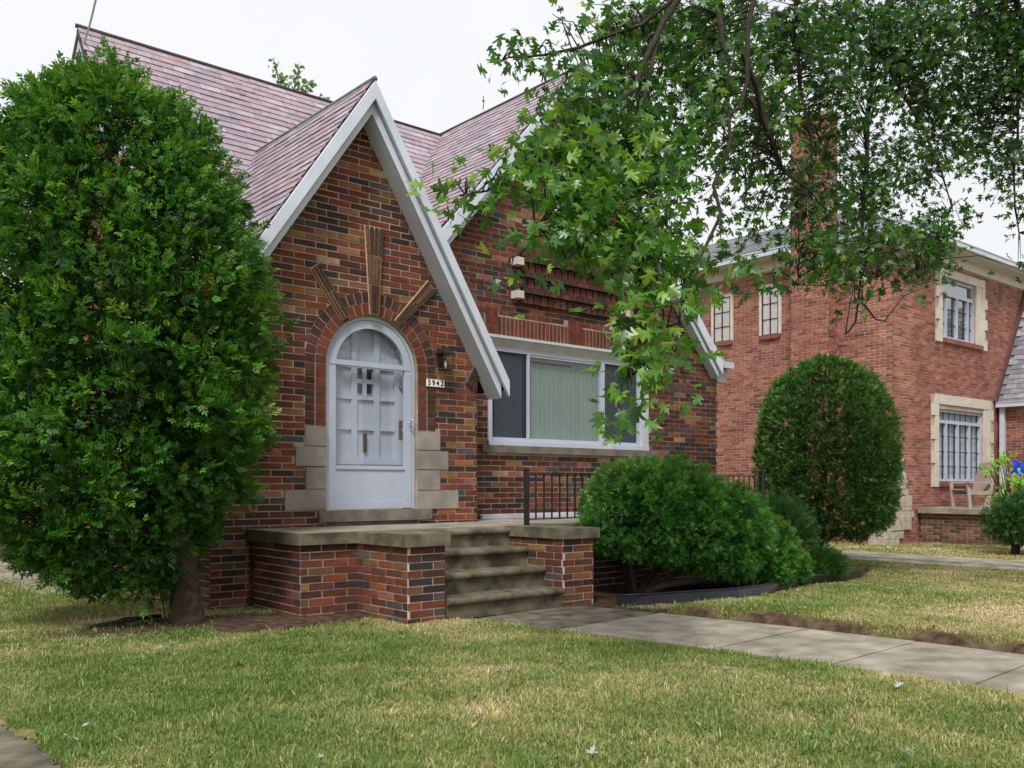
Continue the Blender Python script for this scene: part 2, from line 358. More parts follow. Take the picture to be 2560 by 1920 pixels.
# left concrete walk (bottom-left corner) with a ragged edge
def ragged(pts, amp, n=14):
    out = []
    for (a, b) in zip(pts[:-1], pts[1:]):
        for k in range(n):
            t = k/n; out.append((a[0]+(b[0]-a[0])*t+random.uniform(-amp, amp), a[1]+(b[1]-a[1])*t+random.uniform(-amp, amp)))
    return out + [pts[-1]]
pl = ragged([(1.06, -3), (1.05, 3.9), (1.07, 4.5), (1.04, 4.9), (1.0, 5.27)], .022)
lw = MB().prism([(-.6, -3)] + pl + [(-.6, 5.27)], ident, -.15, .006).build('side_walk', M['conc_d'], kind='structure')
MB().prism([(-.6, 5.30), (1.0, 5.30), (.85, 5.6), (.6, 5.9), (.3, 6.4), (-.6, 6.5)], ident, -.15, -.002).build('slab', M['conc_d'], lw)
# neighbour's driveway between the houses
dv = MB().box(14.6, 16.4, -6, 40, -.3, -.10).build('driveway', M['soil'], kind='structure')
yy = [-6, -3, 0, 3, 5.6, 8.2, 10.8, 14, 18, 24, 40]
for a, b in zip(yy[:-1], yy[1:]):
    for x0, x1, dz in ((14.62, 15.17, 0), (15.2, 16.38, .012)):
        MB().box(x0, x1, a+.012, b-.012, -.25, -.082+dz).build('slab', M['conc'], dv)
# path along the left side of the house
MB().box(2.75, 3.42, 9.2, 24, -.3, -.07).build('side_path', M['conc'], kind='structure')

# ------------------------------------------------------------------ brick laying
COURSE, PITCH, JT = .068, .252, .0112
def clip_half(poly, nx, nz, c):      # keep nx*u+nz*v >= c
    out = []
    for i in range(len(poly)):
        p, q = poly[i], poly[(i+1) % len(poly)]
        a, b = nx*p[0]+nz*p[1]-c, nx*q[0]+nz*q[1]-c
        if a >= 0: out.append(p)
        if a*b < 0:
            t = a/(a-b); out.append((p[0]+(q[0]-p[0])*t, p[1]+(q[1]-p[1])*t))
    return out
def parea(p): return .5*abs(sum(p[i][0]*p[(i+1)%len(p)][1]-p[(i+1)%len(p)][0]*p[i][1] for i in range(len(p))))
def lay(u0, u1, v0, v1, excl=(), halves=(), circles=(), pw=PW_ENTRY, course=COURSE, pitch=PITCH, jt=JT, off=0):
    """yield (poly, isfull, variant)"""
    res = []; nrow = int((v1-v0)/course+.5)
    for r in range(nrow):
        a, b = v0+r*course+jt/2, v0+(r+1)*course-jt/2
        iv = [(u0, u1)]
        for (ea, eb, ec, ed) in excl:
            if ec < (a+b)/2 < ed:
                iv = [q for s, e in iv for q in ((s, min(e, ea)), (max(s, eb), e)) if q[1]-q[0] > .03]
        ph = (r % 2)*pitch/2 + off + random.uniform(-.012, .012)
        for s, e in iv:
            k = math.floor((s-ph)/pitch); x = ph + k*pitch
            while x < e:
                p0, p1 = (x+jt/2 if x > s else s+.001), (x+pitch-jt/2 if x+pitch < e else e-.001)
                x += pitch
                if p1-p0 < .02: continue
                poly = [(p0, a), (p1, a), (p1, b), (p0, b)]; full = abs(p1-p0-pitch+jt) < 1e-6
                for (nx, nz, c) in halves:
                    q = clip_half(poly, nx, nz, c)
                    if len(q) < 3: poly = None; break
                    if parea(q) < parea(poly)-1e-7: full = False
                    poly = q
                if poly is None: continue
                for (cu, cv, rad) in circles:
                    mu, mv = (p0+p1)/2-cu, (a+b)/2-cv; d = math.hypot(mu, mv)
                    if d > rad+.2: continue
                    if d < 1e-3: poly = None; break
                    mu /= d; mv /= d
                    q = clip_half(poly, mu, mv, mu*cu+mv*cv+rad)
                    if len(q) < 3 or parea(q) < .0008: poly = None; break
                    if parea(q) < parea(poly)-1e-7: full = False
                    poly = q
                if poly is None: continue
                res.append((poly, full, random.choices(range(len(pw)), pw)[0]))
    return res
def brick_prism(mb, poly, Mf, w1, m): mb.prism(poly, Mf, -.02, w1, m)
_bm = {}
def brick_mesh(lu, lv, dep, var, pal, key):
    k = (round(lu, 4), round(lv, 4), round(dep, 3), var, key)
    if k not in _bm:
        me = bpy.data.meshes.new('brick'); c = .004
        x, z = lu/2, lv/2
        V = [(-x+c,-dep,-z+c),(x-c,-dep,-z+c),(x-c,-dep,z-c),(-x+c,-dep,z-c),(-x,-dep+c,-z),(x,-dep+c,-z),(x,-dep+c,z),(-x,-dep+c,z),(-x,.02,-z),(x,.02,-z),(x,.02,z),(-x,.02,z)]
        Fq = [(0,1,2,3)]+[(4+i,4+(i+1)%4,(i+1)%4,i) for i in range(4)]+[(8+i,8+(i+1)%4,4+(i+1)%4,4+i) for i in range(4)]
        me.from_pydata(V, [], Fq); me.materials.append(pal[var]); me.update(); _bm[k] = me
    return _bm[k]
def brick_parts(bricks, wall, Mf, rotz, pal, key, limit, score):
    """first `limit` full bricks (largest in view) become objects of their own, the rest is returned"""
    sc_ = []
    for i, (poly, full, var) in enumerate(bricks):
        if full:
            c = (np.array(poly).mean(0)); s = score(Mf(c[0], c[1], 0))
            if s is not None: sc_.append((s, i))
    sc_.sort(); pick = set(i for s, i in sc_[:limit])
    rest = []
    for i, b in enumerate(bricks):
        if i in pick:
            poly, full, var = b; u = [q[0] for q in poly]; v = [q[1] for q in poly]
            me = brick_mesh(max(u)-min(u), max(v)-min(v), .0045, var, pal, key)
            o = bpy.data.objects.new('brick', me); col.objects.link(o); o.parent = wall
            o.location = Vector(Mf(sum(u)/4, sum(v)/4, random.uniform(-.002, .003))) - world_loc(wall); o.rotation_euler = (0, 0, rotz)
        else: rest.append(b)
    return rest
def bricks_stuff(sets, pal, parent, name='brickwork'):
    mb = MB()
    for bricks, Mf in sets:
        for poly, full, var in bricks: mb.prism(poly, Mf, -.02, .0045+random.uniform(-.002, .002), var)
    return mb.build(name, pal, parent, kind='stuff')
def in_view(lo=620, hi=2560, ylo=0, yhi=1920):
    def f(p):
        x, y, d = proj(p)
        return d if (lo < x < hi and ylo < y < yhi) else None
    return f

# ------------------------------------------------------------------ our house
YE, YM, XL, XR, FLZ = 8.4, 9.0, 3.43, 11.87, .77
house = thing('brick_house', 'multicoloured brick house with steep pink slate gables and white arched front door', 'house', (7.5, 9, 0))
MfE = lambda u, v, w: (u, YE-w, v)
MfM = lambda u, v, w: (u, YM-w, v)
MfS = lambda u, v, w: (XL-w, u, v)           # side wall: u runs along Y, outward is -X
DX0, DX1, DC, SPR, DB = 4.646, 5.767, 5.2065, 2.415, .925
RI = (DX1-DX0)/2; R2 = .80
EA, EZ = 5.045, 5.318                         # entry gable apex of roof top
SLl, SLr = 1.452, 1.64
# --- entry wall (mortar backing)
arch = [(DC+RI*math.cos(t), SPR+RI*math.sin(t)) for t in np.linspace(0, math.pi, 25)]
zl = EZ-.12-(EA-XL)*SLl; zr = EZ-.12-(6.6-EA)*SLr
wallpoly = [(XL, -.1), (DX0, -.1), (DX0, SPR)] + arch[::-1][1:-1] + [(DX1, SPR), (DX1, -.1), (6.6, -.1), (6.6, zr), (EA, EZ-.12), (XL, zl)]
def ngon_wall(name, polys, Mf, th, m, parent):
    mb = MB()
    for p in polys: mb.prism(p, Mf, -th, 0)
    return mb.build(name, m, parent)
entry_wall = ngon_wall('entry_wall', [wallpoly], MfE, .3, M['mortar'], house)
MB().box(DX0-.0, DX1, YE+.01, YE+.3, -.1, DB-.01).build('threshold', M['sill'], house)
stL = [(4.403,1.575,1.78),(4.298,1.366,1.575),(4.412,1.14,1.366),(4.182,.93,1.14)]
stR = [(6.075,1.565,1.775),(6.186,1.35,1.565),(6.075,1.125,1.35),(6.327,.912,1.125)]
exE = [(DX0-.02, DX1+.02, -1, SPR), (DC-R2, DC+R2, 1.775, SPR), (4.545, 5.94, .795, .93)]
exE += [(a, DX0, b, c) for a, b, c in stL] + [(DX1, a, b, c) for a, b, c in stR]
hal = [(-SLl, -1, -(EZ-.12)-SLl*EA)]
# half-planes: keep below both rakes:  v <= EZ-.12-(EA-u)*SLl  and  v <= EZ-.12-(u-EA)*SLr
hal = [(SLl, -1, -(EZ-.13)+SLl*EA), (-SLr, -1, -(EZ-.13)-SLr*EA)]
bE = lay(XL+.0, 6.6, -.1+.004, EZ, exE, hal, [(DC, SPR, R2+.005)], PW_ENTRY)
sets = []
restE = brick_parts(bE, entry_wall, MfE, 0, PAL, 'e', 300, in_view(650, 1300, 250, 1330))
sets.append((restE, MfE))
# return of the entry wall (right side, hidden) and arch rings
def ring(r0, r1, n, var_choices, legs):
    for k in range(n):
        a0, a1 = math.pi*k/n+.0065/r0, math.pi*(k+1)/n-.0065/r0
        p = [(DC+r0*math.cos(a0), SPR+r0*math.sin(a0)), (DC+r1*math.cos(a0), SPR+r1*math.sin(a0)), (DC+r1*math.cos(a1), SPR+r1*math.sin(a1)), (DC+r0*math.cos(a1), SPR+r0*math.sin(a1))]
        MB().prism(p, MfE, -.02, .006).build('brick', PAL[random.choice(var_choices)], entry_wall)
    z = 1.785; nl = 9; h = (SPR-z)/nl
    for k in range(nl):
        for s in (-1, 1):
            a, b = sorted((DC+s*(r0+.004), DC+s*(r1-.004)))
            MB().prism([(a, z+k*h+.005), (b, z+k*h+.005), (b, z+(k+1)*h-.005), (a, z+(k+1)*h-.005)], MfE, -.02, .009).build('brick', PAL[random.choice(var_choices)], entry_wall)
ring(RI+.006, .682, 21, [1,1,10,2], True)
ring(.692, R2, 25, [2,3,3,4], True)
for a, b, c in stL: MB().box(a+.006, DX0-.004, YE-.014, YE+.05, b+.006, c-.006).build('quoin_stone', M['stone'], entry_wall)
for a, b, c in stR: MB().box(DX1+.004, a-.006, YE-.014, YE+.05, b+.006, c-.006).build('quoin_stone', M['stone'], entry_wall)
MB().box(4.545, 5.94, YE-.045, YE+.05, .805, .922).build('door_sill', M['sill'], house)
# radiating brick-on-edge strips above the arch
def fan(pt, pb, wt, wb, n, cols, mm=None):
    pt, pb = np.array(pt), np.array(pb); d = (pt-pb)/np.linalg.norm(pt-pb); q = np.array([d[1], -d[0]])
    back = [tuple(pb-q*wb/2), tuple(pb+q*wb/2), tuple(pt+q*wt/2), tuple(pt-q*wt/2)]
    g = MB().prism(back, MfE, -.01, .018).build('fan_mortar', mm or M['mortar_t'], entry_wall)
    for k in range(n):
        f0, f1 = k/n+.17/n, (k+1)/n-.17/n
        L = np.linalg.norm(pt-pb); nseg = max(2, int(L/.24))
        for s in range(nseg):
            t0, t1 = s/nseg+.01, (s+1)/nseg-.01
            def P(t, f):
                c = pb+(pt-pb)*t; wd = wb+(wt-wb)*t; return tuple(c+q*wd*(f-.5))
            MB().prism([P(t0,f0), P(t0,f1), P(t1,f1), P(t1,f0)], MfE, 0, .034+random.uniform(0,.006)).build('brick', cols[random.randrange(len(cols))], entry_wall)
M['mortar_t'] = mat('tan_mortar', srgb(196,170,134), .95, .2, 20, bump=.5)
fb = [mat('fan_brick_0', srgb(72,54,46), .9, .3, 25, bump=.6), mat('fan_brick_1', srgb(104,78,62), .9, .3, 25, bump=.6)]
fan((5.205, 3.91), (5.21, 2.985), .235, .115, 4, fb)
fan((4.505, 3.39), (4.86, 2.90), .125, .115, 3, fb)
fan((5.955, 3.39), (5.50, 2.92), .155, .10, 3, fb)
fan((6.60, 2.50), (6.47, 2.31), .15, .13, 3, [fb[0]], M['sill'])

# --- main (window) wall with gable
WX0, WX1, WZ0, WZ1 = 7.24, 10.24, 1.685, 3.07
GA, GZ, GS = 8.60, 6.70, 1.14
def gl(x): return GZ-.12-abs(x-GA)*GS
LX = 6.3
mp = [[(LX, -.1), (WX0, -.1), (WX0, gl(WX0)), (LX, gl(LX))], [(WX1, -.1), (XR, -.1), (XR, gl(XR)), (WX1, gl(WX1))],
      [(WX0, -.1), (WX1, -.1), (WX1, WZ0), (WX0, WZ0)], [(WX0, WZ1), (WX1, WZ1), (WX1, gl(WX1)), (GA, gl(GA)), (WX0, gl(WX0))]]
front_wall = ngon_wall('window_wall', mp, MfM, .3, M['mortar'], house)
PX0, PX1, PZ0, PZ1 = 7.64, 9.72, 3.52, 4.15     # corbelled panel under the upper window
UW = (8.36, 9.25, 4.42, 5.32)
exM = [(WX0, WX1, WZ0-.12, WZ1), (7.18, 10.26, WZ1, WZ1+.245), (7.2, 7.42, WZ1, 3.42), (8.55, 8.87, WZ1, 3.42), (PX0+.1, PX1-.09, PZ0, PZ1), (UW[0]-.05, UW[1]+.05, UW[2]-.1, UW[3])]
halM = [(GS, -1, -(GZ-.13)+GS*GA), (-GS, -1, -(GZ-.13)-GS*GA)]
bM = lay(6.5, XR, -.1+.03, GZ, exM, halM, (), PW_MAIN)
sets.append((brick_parts(bM, front_wall, MfM, 0, PAL, 'e', 40, in_view(1195, 1480, 1130, 1290)), MfM))
# soldier course
x = 7.2; k = 0
while x < 10.22:
    tall = x < 7.4 or 8.56 < x < 8.85
    z1 = 3.41 if tall else WZ1+.24
    if tall:
        MB().prism([(x+.005, WZ1+.14), (x+.063, WZ1+.14), (x+.063, z1), (x+.005, z1)], MfM, -.02, .012).build('brick', PAL[1 if k % 2 else 2], front_wall)
        MB().prism([(x+.005, WZ1+.008), (x+.063, WZ1+.008), (x+.063, WZ1+.13), (x+.005, WZ1+.13)], MfM, -.02, .012).build('brick', PAL[random.choice([1,10])], front_wall)
    else:
        MB().prism([(x+.006, WZ1+.008), (x+.060, WZ1+.008), (x+.060, z1), (x+.006, z1)], MfM, -.02, .005).build('brick', PAL[random.choice([0,1,1,10,2])], front_wall)
    x += .068; k += 1
# corbelled header panel: rows of projecting headers with gaps
mbp = MB(); zz = PZ0; r = 0
while zz < PZ1-.03:
    x = PX0+.105+(r % 2)*.03
    hgt = .12 if r % 2 == 0 else .062
    while x < PX1-.18:
        mbp.prism([(x+.004, zz+.004), (x+.10, zz+.004), (x+.10, zz+hgt), (x+.004, zz+hgt)], MfM, -.02, (.05 if r % 2 == 0 else .09)+.012*(r//2), random.choice([2,3,4,3]))
        x += .118
    zz += hgt+.008; r += 1
mbp.build('corbel_panel', PAL, house)
for xx, zz in ((7.62,3.56),(7.62,3.985),(9.64,3.56),(9.64,3.985)):
    MB().box(xx, xx+.115, YM-.13, YM+.03, zz, zz+.095).build('accent_block', M['stone_n'], house)
# side wall (faces the left)
sp = [(YE+.301, -.2), (16.2, -.2), (16.2, 1.9), (11.8, 6.5), (YE+.7, 2.75), (YE+.301, 2.75)]
side_wall = ngon_wall('side_wall', [sp], MfS, .3, M['mortar'], house)
halS = [(1.426, -1, 1.426*11.8-6.5), (-1.05, -1, -1.05*11.8-6.5)]
bS = lay(YE, 16.2, -.2, 6.6, [(13.55, 14.6, .05, .75), (10.5, 11.5, 1.6, 2.9)], halS, (), PW_ENTRY)
bS = [b for b in bS if np.array(b[0]).mean(0)[1] < 2.75 or np.array(b[0]).mean(0)[0] > YE+.7]
sets.append((bS, MfS))
MfR = lambda u, v, w: (6.6+w, u, v)
MB().box(6.59, 6.6, YE+.301, YM, -.1, 2.6).build('return_wall', M['mortar'], house)
sets.append((lay(YE+.02, YM, -.1+.004, 2.5, (), (), (), PW_ENTRY), MfR))
bricks_stuff(sets, PAL, house)
MB().box(6.6, XR, YM+.31, YM+.33, -.1, 3).box(XR-.3, XR-.001, YM+.3, 16, -.1, 3.2).build('rear_wall', M['mortar'], house)
sw = MB().box(XL-.012, XL+.02, 10.5, 11.5, 1.6, 2.9).build('side_window', M['dark'], house)
MB().box(XL-.03, XL, 10.44, 10.5, 1.55, 2.95).box(XL-.03, XL, 11.5, 11.56, 1.55, 2.95).box(XL-.03, XL, 10.5, 11.5, 2.9, 2.95).box(XL-.05, XL, 10.44, 11.56, 1.52, 1.6).build('frame', M['cream'], sw)
bw = MB().box(XL-.01, XL+.02, 13.6, 14.55, .1, .72).build('basement_window', M['dark'], house)
MB().box(XL-.03, XL, 13.55, 13.62, .08, .75).box(XL-.03, XL, 14.53, 14.6, .08, .75).build('frame', M['cream'], bw)
MB().box(XL-.06, XL, 13.45, 14.7, -.02, .08).build('sill', M['stone'], bw)

# --- door
door = MB()
def arc_band(mb, r0, r1, y0, y1, zc, n=28, m=0, x0=DC):
    for k in range(n):
        a0, a1 = math.pi*k/n, math.pi*(k+1)/n
        mb.prism([(x0+r0*math.cos(a0), zc+r0*math.sin(a0)), (x0+r1*math.cos(a0), zc+r1*math.sin(a0)), (x0+r1*math.cos(a1), zc+r1*math.sin(a1)), (x0+r0*math.cos(a1), zc+r0*math.sin(a1))], lambda u, v, w: (u, w, v), y1, y0, m)
ys = YE+.045
frame = MB(); arc_band(frame, .515, RI-.012, ys+.10, ys-.01, SPR)
frame.box(DX0+.012, DC-.515, ys-.01, ys+.10, DB, SPR).box(DC+.515, DX1-.012, ys-.01, ys+.10, DB, SPR)
frame = frame.build('door_frame', M['white'], house)
sealm = MB(); arc_band(sealm, RI-.013, RI+.004, ys+.08, ys+.0, SPR); sealm.box(DX1-.013, DX1+.002, ys, ys+.08, DB, SPR).build('sealant', M['yellow'], house)
sd = MB(); arc_band(sd, .425, .510, ys+.035, ys-.004, SPR)
sd.box(DC-.510, DC-.425, ys-.004, ys+.035, DB+.012, SPR).box(DC+.425, DC+.510, ys-.004, ys+.035, DB+.012, SPR)
sd.box(DC-.425, DC+.425, ys-.002, ys+.033, 2.43, 2.485)                 # transom bar
sd.box(DC-.425, DC+.425, ys-.01, ys+.033, 1.348, 1.388)                 # middle rail
sd.box(DC-.425, DC+.425, ys+.004, ys+.03, 1.012, 1.348)                 # kick panel
sd.box(DC-.510, DC+.510, ys-.003, ys+.034, DB+.006, 1.012)
storm = sd.build('storm_door', M['white'], house)
gp = MB(); gp.prism([(DC-.424, 2.486)]+[(DC+.424*math.cos(t), SPR+.424*math.sin(t)) for t in np.linspace(math.pi-.17, .17, 20)]+[(DC+.424, 2.486)], lambda u, v, w: (u, ys+.012-w, v), 0, .004)
gp.build('pane', M['glass'], storm)
MB().box(DC-.424, DC+.424, ys+.010, ys+.014, 1.389, 2.429).build('pane', M['glass'], storm)
MB().box(DC-.50, DC+.50, ys-.006, ys-.003, 2.4255, 2.4295).build('gap_strip', M['dark'], storm)
hd = MB().tube([(5.71, ys-.005, 1.90), (5.71, ys-.045, 1.89), (5.705, ys-.05, 1.84), (5.71, ys-.045, 1.79), (5.71, ys-.005, 1.78)], .008, 8).tube([(5.70, ys-.02, 1.86), (5.66, ys-.03, 1.86)], .007, 6).build('handle', M['white_al'], storm, smooth=True)
# inner panelled door
yi = YE+.14
ind = MB(); ind.prism([(DC-.51, DB)]+[(DC-.51, SPR)]+[(DC+.51*math.cos(t), SPR+.51*math.sin(t)) for t in np.linspace(math.pi, 0, 24)][1:-1]+[(DC+.51, SPR), (DC+.51, DB)], lambda u, v, w: (u, yi+.05-w, v), 0, .035)
inner = ind.build('inner_door', M['white'], house)
cx_ = [(4.80, 5.02), (5.09, 5.295), (5.368, 5.56)]; rz_ = [(2.12, 2.425), (1.80, 2.09), (1.475, 1.765)]
st = MB(); xs_ = [4.70]+[q for c in cx_ for q in c]+[5.71]
for a, b in ((4.70,4.80),(5.02,5.09),(5.295,5.368),(5.56,5.71)): st.box(a, b, yi-.008, yi+.016, 1.40, 2.90 if a in (5.02, 5.295) else 2.56)
for a, b in ((1.40,1.475),(1.765,1.80),(2.09,2.12),(2.425,2.47)):
    for c in cx_: st.box(c[0], c[1], yi-.0075, yi+.016, a, b)
st.build('stiles_and_rails', M['white'], inner)
for a, b in ((5.096,5.152),(5.207,5.270)):
    for c, d in ((2.165,2.262),(2.313,2.41)): MB().box(a, b, yi-.002, yi+.014, c, d).build('pane', M['dark'], inner)
mb = MB()
mb.box(5.09, 5.295, yi-.0078, yi+.014, 2.264, 2.311); mb.box(5.154, 5.205, yi-.0092, yi+.0135, 2.12, 2.425)
mb.build('glazing_bars', M['white'], inner)
MB().box(5.61, 5.685, yi-.014, yi, 1.684, 1.89).build('lock_plate', M['brass'], inner)
kn = MB().tube([(5.65, yi-.008, 1.78), (5.65, yi-.05, 1.78), (5.65, yi-.06, 1.78)], [.012, .028, .02], 12).build('knob', M['brass'], inner, smooth=True)
MB().tube([(5.647, yi-.008, 2.245), (5.647, yi-.03, 2.245)], [.032, .028], 14).build('deadbolt', M['bronze'], inner, smooth=True)
MB().box(5.17, 5.205, yi-.012, yi+.002, 1.53, 1.73).build('mail_slot', M['bronze'], inner)

# --- picture window
yw = YM+.06
pw_ = MB()
pw_.box(WX0, WX0+.06, YM-.02, YM+.12, WZ0, WZ1).box(WX1-.13, WX1, YM-.02, YM+.12, WZ0, WZ1)
pw_.box(WX0, WX1, YM-.035, YM+.12, WZ1-.03, WZ1+.004).box(WX0, WX1, YM-.03, YM+.12, WZ0, WZ0+.055)
pwin = pw_.build('picture_window', M['white_al'], house)
MB().add([(WX0+.06,YM-.015,WZ1-.03),(WX1-.13,YM-.015,WZ1-.03),(WX1-.13,YM+.04,WZ1-.13),(WX0+.06,YM+.04,WZ1-.13)], [(0,3,2,1)]).build('head_casing', M['grey_al'], pwin)
fr = MB(); A, B, z0, z1 = WX0+.06, WX1-.13, WZ0+.055, WZ1-.13
fr.box(A, B, yw-.02, yw+.05, z1-.055, z1).box(A, B, yw-.02, yw+.05, z0, z0+.05).box(B-.045, B, yw-.02, yw+.05, z0+.05, z1-.055).box(A, A+.02, yw-.02, yw+.05, z0+.05, z1-.055)
fr.box(7.935, 7.975, yw-.025, yw+.05, z0+.05, z1-.055).box(9.318, 9.378, yw-.025, yw+.05, z0+.05, z1-.055)
fr.box(7.975, 9.318, yw-.012, yw+.05, z1-.085, z1-.055)
fr.build('frame', M['white'], pwin)
MB().box(7.87, 7.935, yw+.0, yw+.045, z0+.05, z1-.055).build('sash_stile', M['black'], pwin)
MB().box(A+.02, 7.87, yw+.004, yw+.008, z0+.05, z1-.055).build('insect_screen', M['screen'], pwin)
MB().box(9.378, B-.045, yw+.004, yw+.008, z0+.05, z1-.055).build('insect_screen', M['screen'], pwin)
MB().box(7.975, 9.318, yw+.01, yw+.016, z0+.05, z1-.085).build('pane', M['glass_w'], pwin)
x = 7.9; k = 0
while x < 9.45:
    c = math.cos(R(4))*.045; s = math.sin(R(4))*.045
    MB().add([(x,yw+.06-s,z0),(x+2*c,yw+.06+s,z0),(x+2*c,yw+.06+s,z1),(x,yw+.06-s,z1),(x,yw+.062-s,z0),(x+2*c,yw+.062+s,z0),(x+2*c,yw+.062+s,z1),(x,yw+.062-s,z1)], [(0,1,2,3),(7,6,5,4)]).build('blind_slat', M['blind'] if k % 4 else M['blind_d'], pwin)
    x += .082; k += 1
MB().box(WX0-.1, WX1+.1, YM+.3, YM+.32, 1.4, 3.2).build('room_dark', M['dark'], pwin)
MB().box(7.12, 10.42, YM-.06, YM+.06, 1.59, 1.683).build('window_sill', M['sill'], house)
# upper window, mostly behind leaves
uw = MB().box(UW[0], UW[1], YM-.008, YM+.01, UW[2], UW[3]).build('upper_window', M['dark'], house)
MB().box(UW[0], UW[1], YM-.014, YM-.011, UW[2], UW[3]).build('pane', M['glass_r'], uw)
fr = MB(); a, b, c, d = UW
fr.box(a-.05, a+.05, YM-.02, YM+.05, c, d).box(b-.05, b+.05, YM-.02, YM+.05, c, d).box(a-.05, b+.05, YM-.02, YM+.05, d-.002, d+.07).box(a+.05, b-.05, YM-.01, YM+.05, (c+d)/2-.03, (c+d)/2+.03)
fr.build('frame', M['white'], uw); MB().box(a-.1, b+.1, YM-.06, YM+.03, c-.09, c).build('sill', M['stone_n'], uw)

# --- roofs: deck slabs + slates
slate_sets = []          # (p0 (eave corner), along dir, up dir, normal, along length, up length)
roof = None
def roof_plane(p0, along, up, nu, LA, LU, th=.05, mb=None):
    p0, along, up, nu = map(np.array, (p0, along, up, nu))
    mb.obox(p0+along*LA/2+up*LU/2-nu*th/2, along*LA/2, up*LU/2, nu*th/2)
    slate_sets.append((p0, along, up, nu, LA, LU))
deck = MB()
nrm = lambda v: np.array(v, float)/np.linalg.norm(v)
# main roof, front slope
RY, RZ = 11.8, 6.65; k_ = (6.65-2.80)/2.7
up_ = nrm((0, 1, k_)); nu_ = nrm((0, -k_, 1))
LU = np.linalg.norm((RY-9.1, RZ-2.8))
roof_plane((3.19, 9.1, 2.8), (1,0,0), up_, nu_, 5.6, LU, mb=deck)
k2 = 1.05
deck.obox(((3.19+12.2)/2, RY+2.3, RZ-2.3*k2-.03), (4.5,0,0), nrm((0,1,-k2))*3.35, nrm((0,k2,1))*.03)
# right end of the main roof slope beyond the window gable
t_ = np.array([11.0, 9.32, 2.8+.22*k_])
roof_plane((10.6, 9.36, 2.8+.26*k_), (1,0,0), up_, nu_, 2.0, LU*.5, mb=deck)
# entry gable: two slopes from Y=8.13 back
def gable(ax, az, sl, side, y0, y1, run):
    d = nrm((-side, 0, sl)); n_ = nrm((side*sl, 0, 1)); L = run*math.sqrt(1+sl*sl)
    p = np.array([ax+side*run, y0, az-run*sl])
    roof_plane(p, (0,1,0), d, n_, y1-y0, L, mb=deck)
gable(EA, EZ, SLl, -1, 8.13, 11.6, 1.86); gable(EA, EZ, SLr, 1, 8.13, 11.4, 1.84)
gable(GA, GZ, GS, -1, 8.83, 12.0, 3.25); gable(GA, GZ, GS, 1, 8.83, 12.0, 3.22)
roof = deck.build('roof', M['deck'], house)
SE, SLN = .115, .27
cand = []
for si, (p0, al, up, nu, LA, LU) in enumerate(slate_sets):
    rows = int(LU/SE)+1
    for r in range(rows):
        off = (r % 2)*SLN/2 + random.uniform(-.03, .03); x = -SLN+off
        while x < LA:
            a, b = max(x, 0)+.003, min(x+SLN, LA)-.003; x += SLN
            if b-a < .03: continue
            ub = min(SE*1.25, LU-r*SE)
            if ub < .03: continue
            c = p0+al*(a+b)/2+up*(r*SE+ub/2); full = abs(b-a-SLN+.006) < 1e-6 and ub > SE*1.2
            cand.append((c, b-a, ub, si, full, random.choices(range(6), [.28,.2,.2,.16,.08,.08])[0]))
def slate_frame(si):
    p0, al, up, nu, LA, LU = slate_sets[si]
    ti = .10   # slates lie on the ones below: tilt
    u2 = nrm(up - nu*ti); n2 = nrm(nu + up*ti); return al, u2, n2
scores = []
for i, c in enumerate(cand):
    if c[4] and c[3] in (0, 2, 4):
        x, y, d = proj(c[0])
        if 480 < x < 1250 and 60 < y < 600:
            q = c[0]
            if c[3] == 0 and q[2] < EZ-abs(q[0]-EA)*(SLl if q[0] < EA else SLr)+.1: continue
            if c[3] == 0 and q[2] < GZ-abs(q[0]-GA)*GS+.1: continue
            if c[3] in (2, 4) and q[2] < 2.8+(q[1]-9.1)*k_: continue
            scores.append((d, i))
scores.sort(); pick = set(i for d, i in scores[:300]); _sm = {}
smb = MB()
for i, (c, la, lu, si, full, var) in enumerate(cand):
    al, u2, n2 = slate_frame(si); lift = .017+random.uniform(-.002, .003)
    if i in pick:
        key = (si, var, round(la, 3), round(lu, 3))
        if key not in _sm:
            t = MB().obox((0,0,0), al*la/2, u2*lu/2, n2*.005); me = bpy.data.meshes.new('slate'); me.from_pydata(t.v, [], t.f); me.materials.append(M['slate'][var]); me.update(); _sm[key] = me
        o = bpy.data.objects.new('slate', _sm[key]); col.objects.link(o); o.parent = roof
        o.location = Vector(c+n2*lift)-world_loc(roof)
    else: smb.obox(c+n2*lift, al*la/2, u2*lu/2, n2*.005, var)
smb.build('slate_field', M['slate'], roof, kind='stuff')
MB().tube([(3.17, RY, RZ+.03), (8.7, RY, RZ+.03)], .026, 8).build('ridge_roll', M['deck'], roof, smooth=True)
MB().tube([(EA, 8.1, EZ+.02), (EA, 11.0, EZ+.02)], .028, 8).build('ridge_roll', M['copper'], roof, smooth=True)
MB().tube([(GA, 8.8, GZ+.02), (GA, 11.9, GZ+.02)], .03, 8).build('ridge_roll', M['deck'], roof, smooth=True)
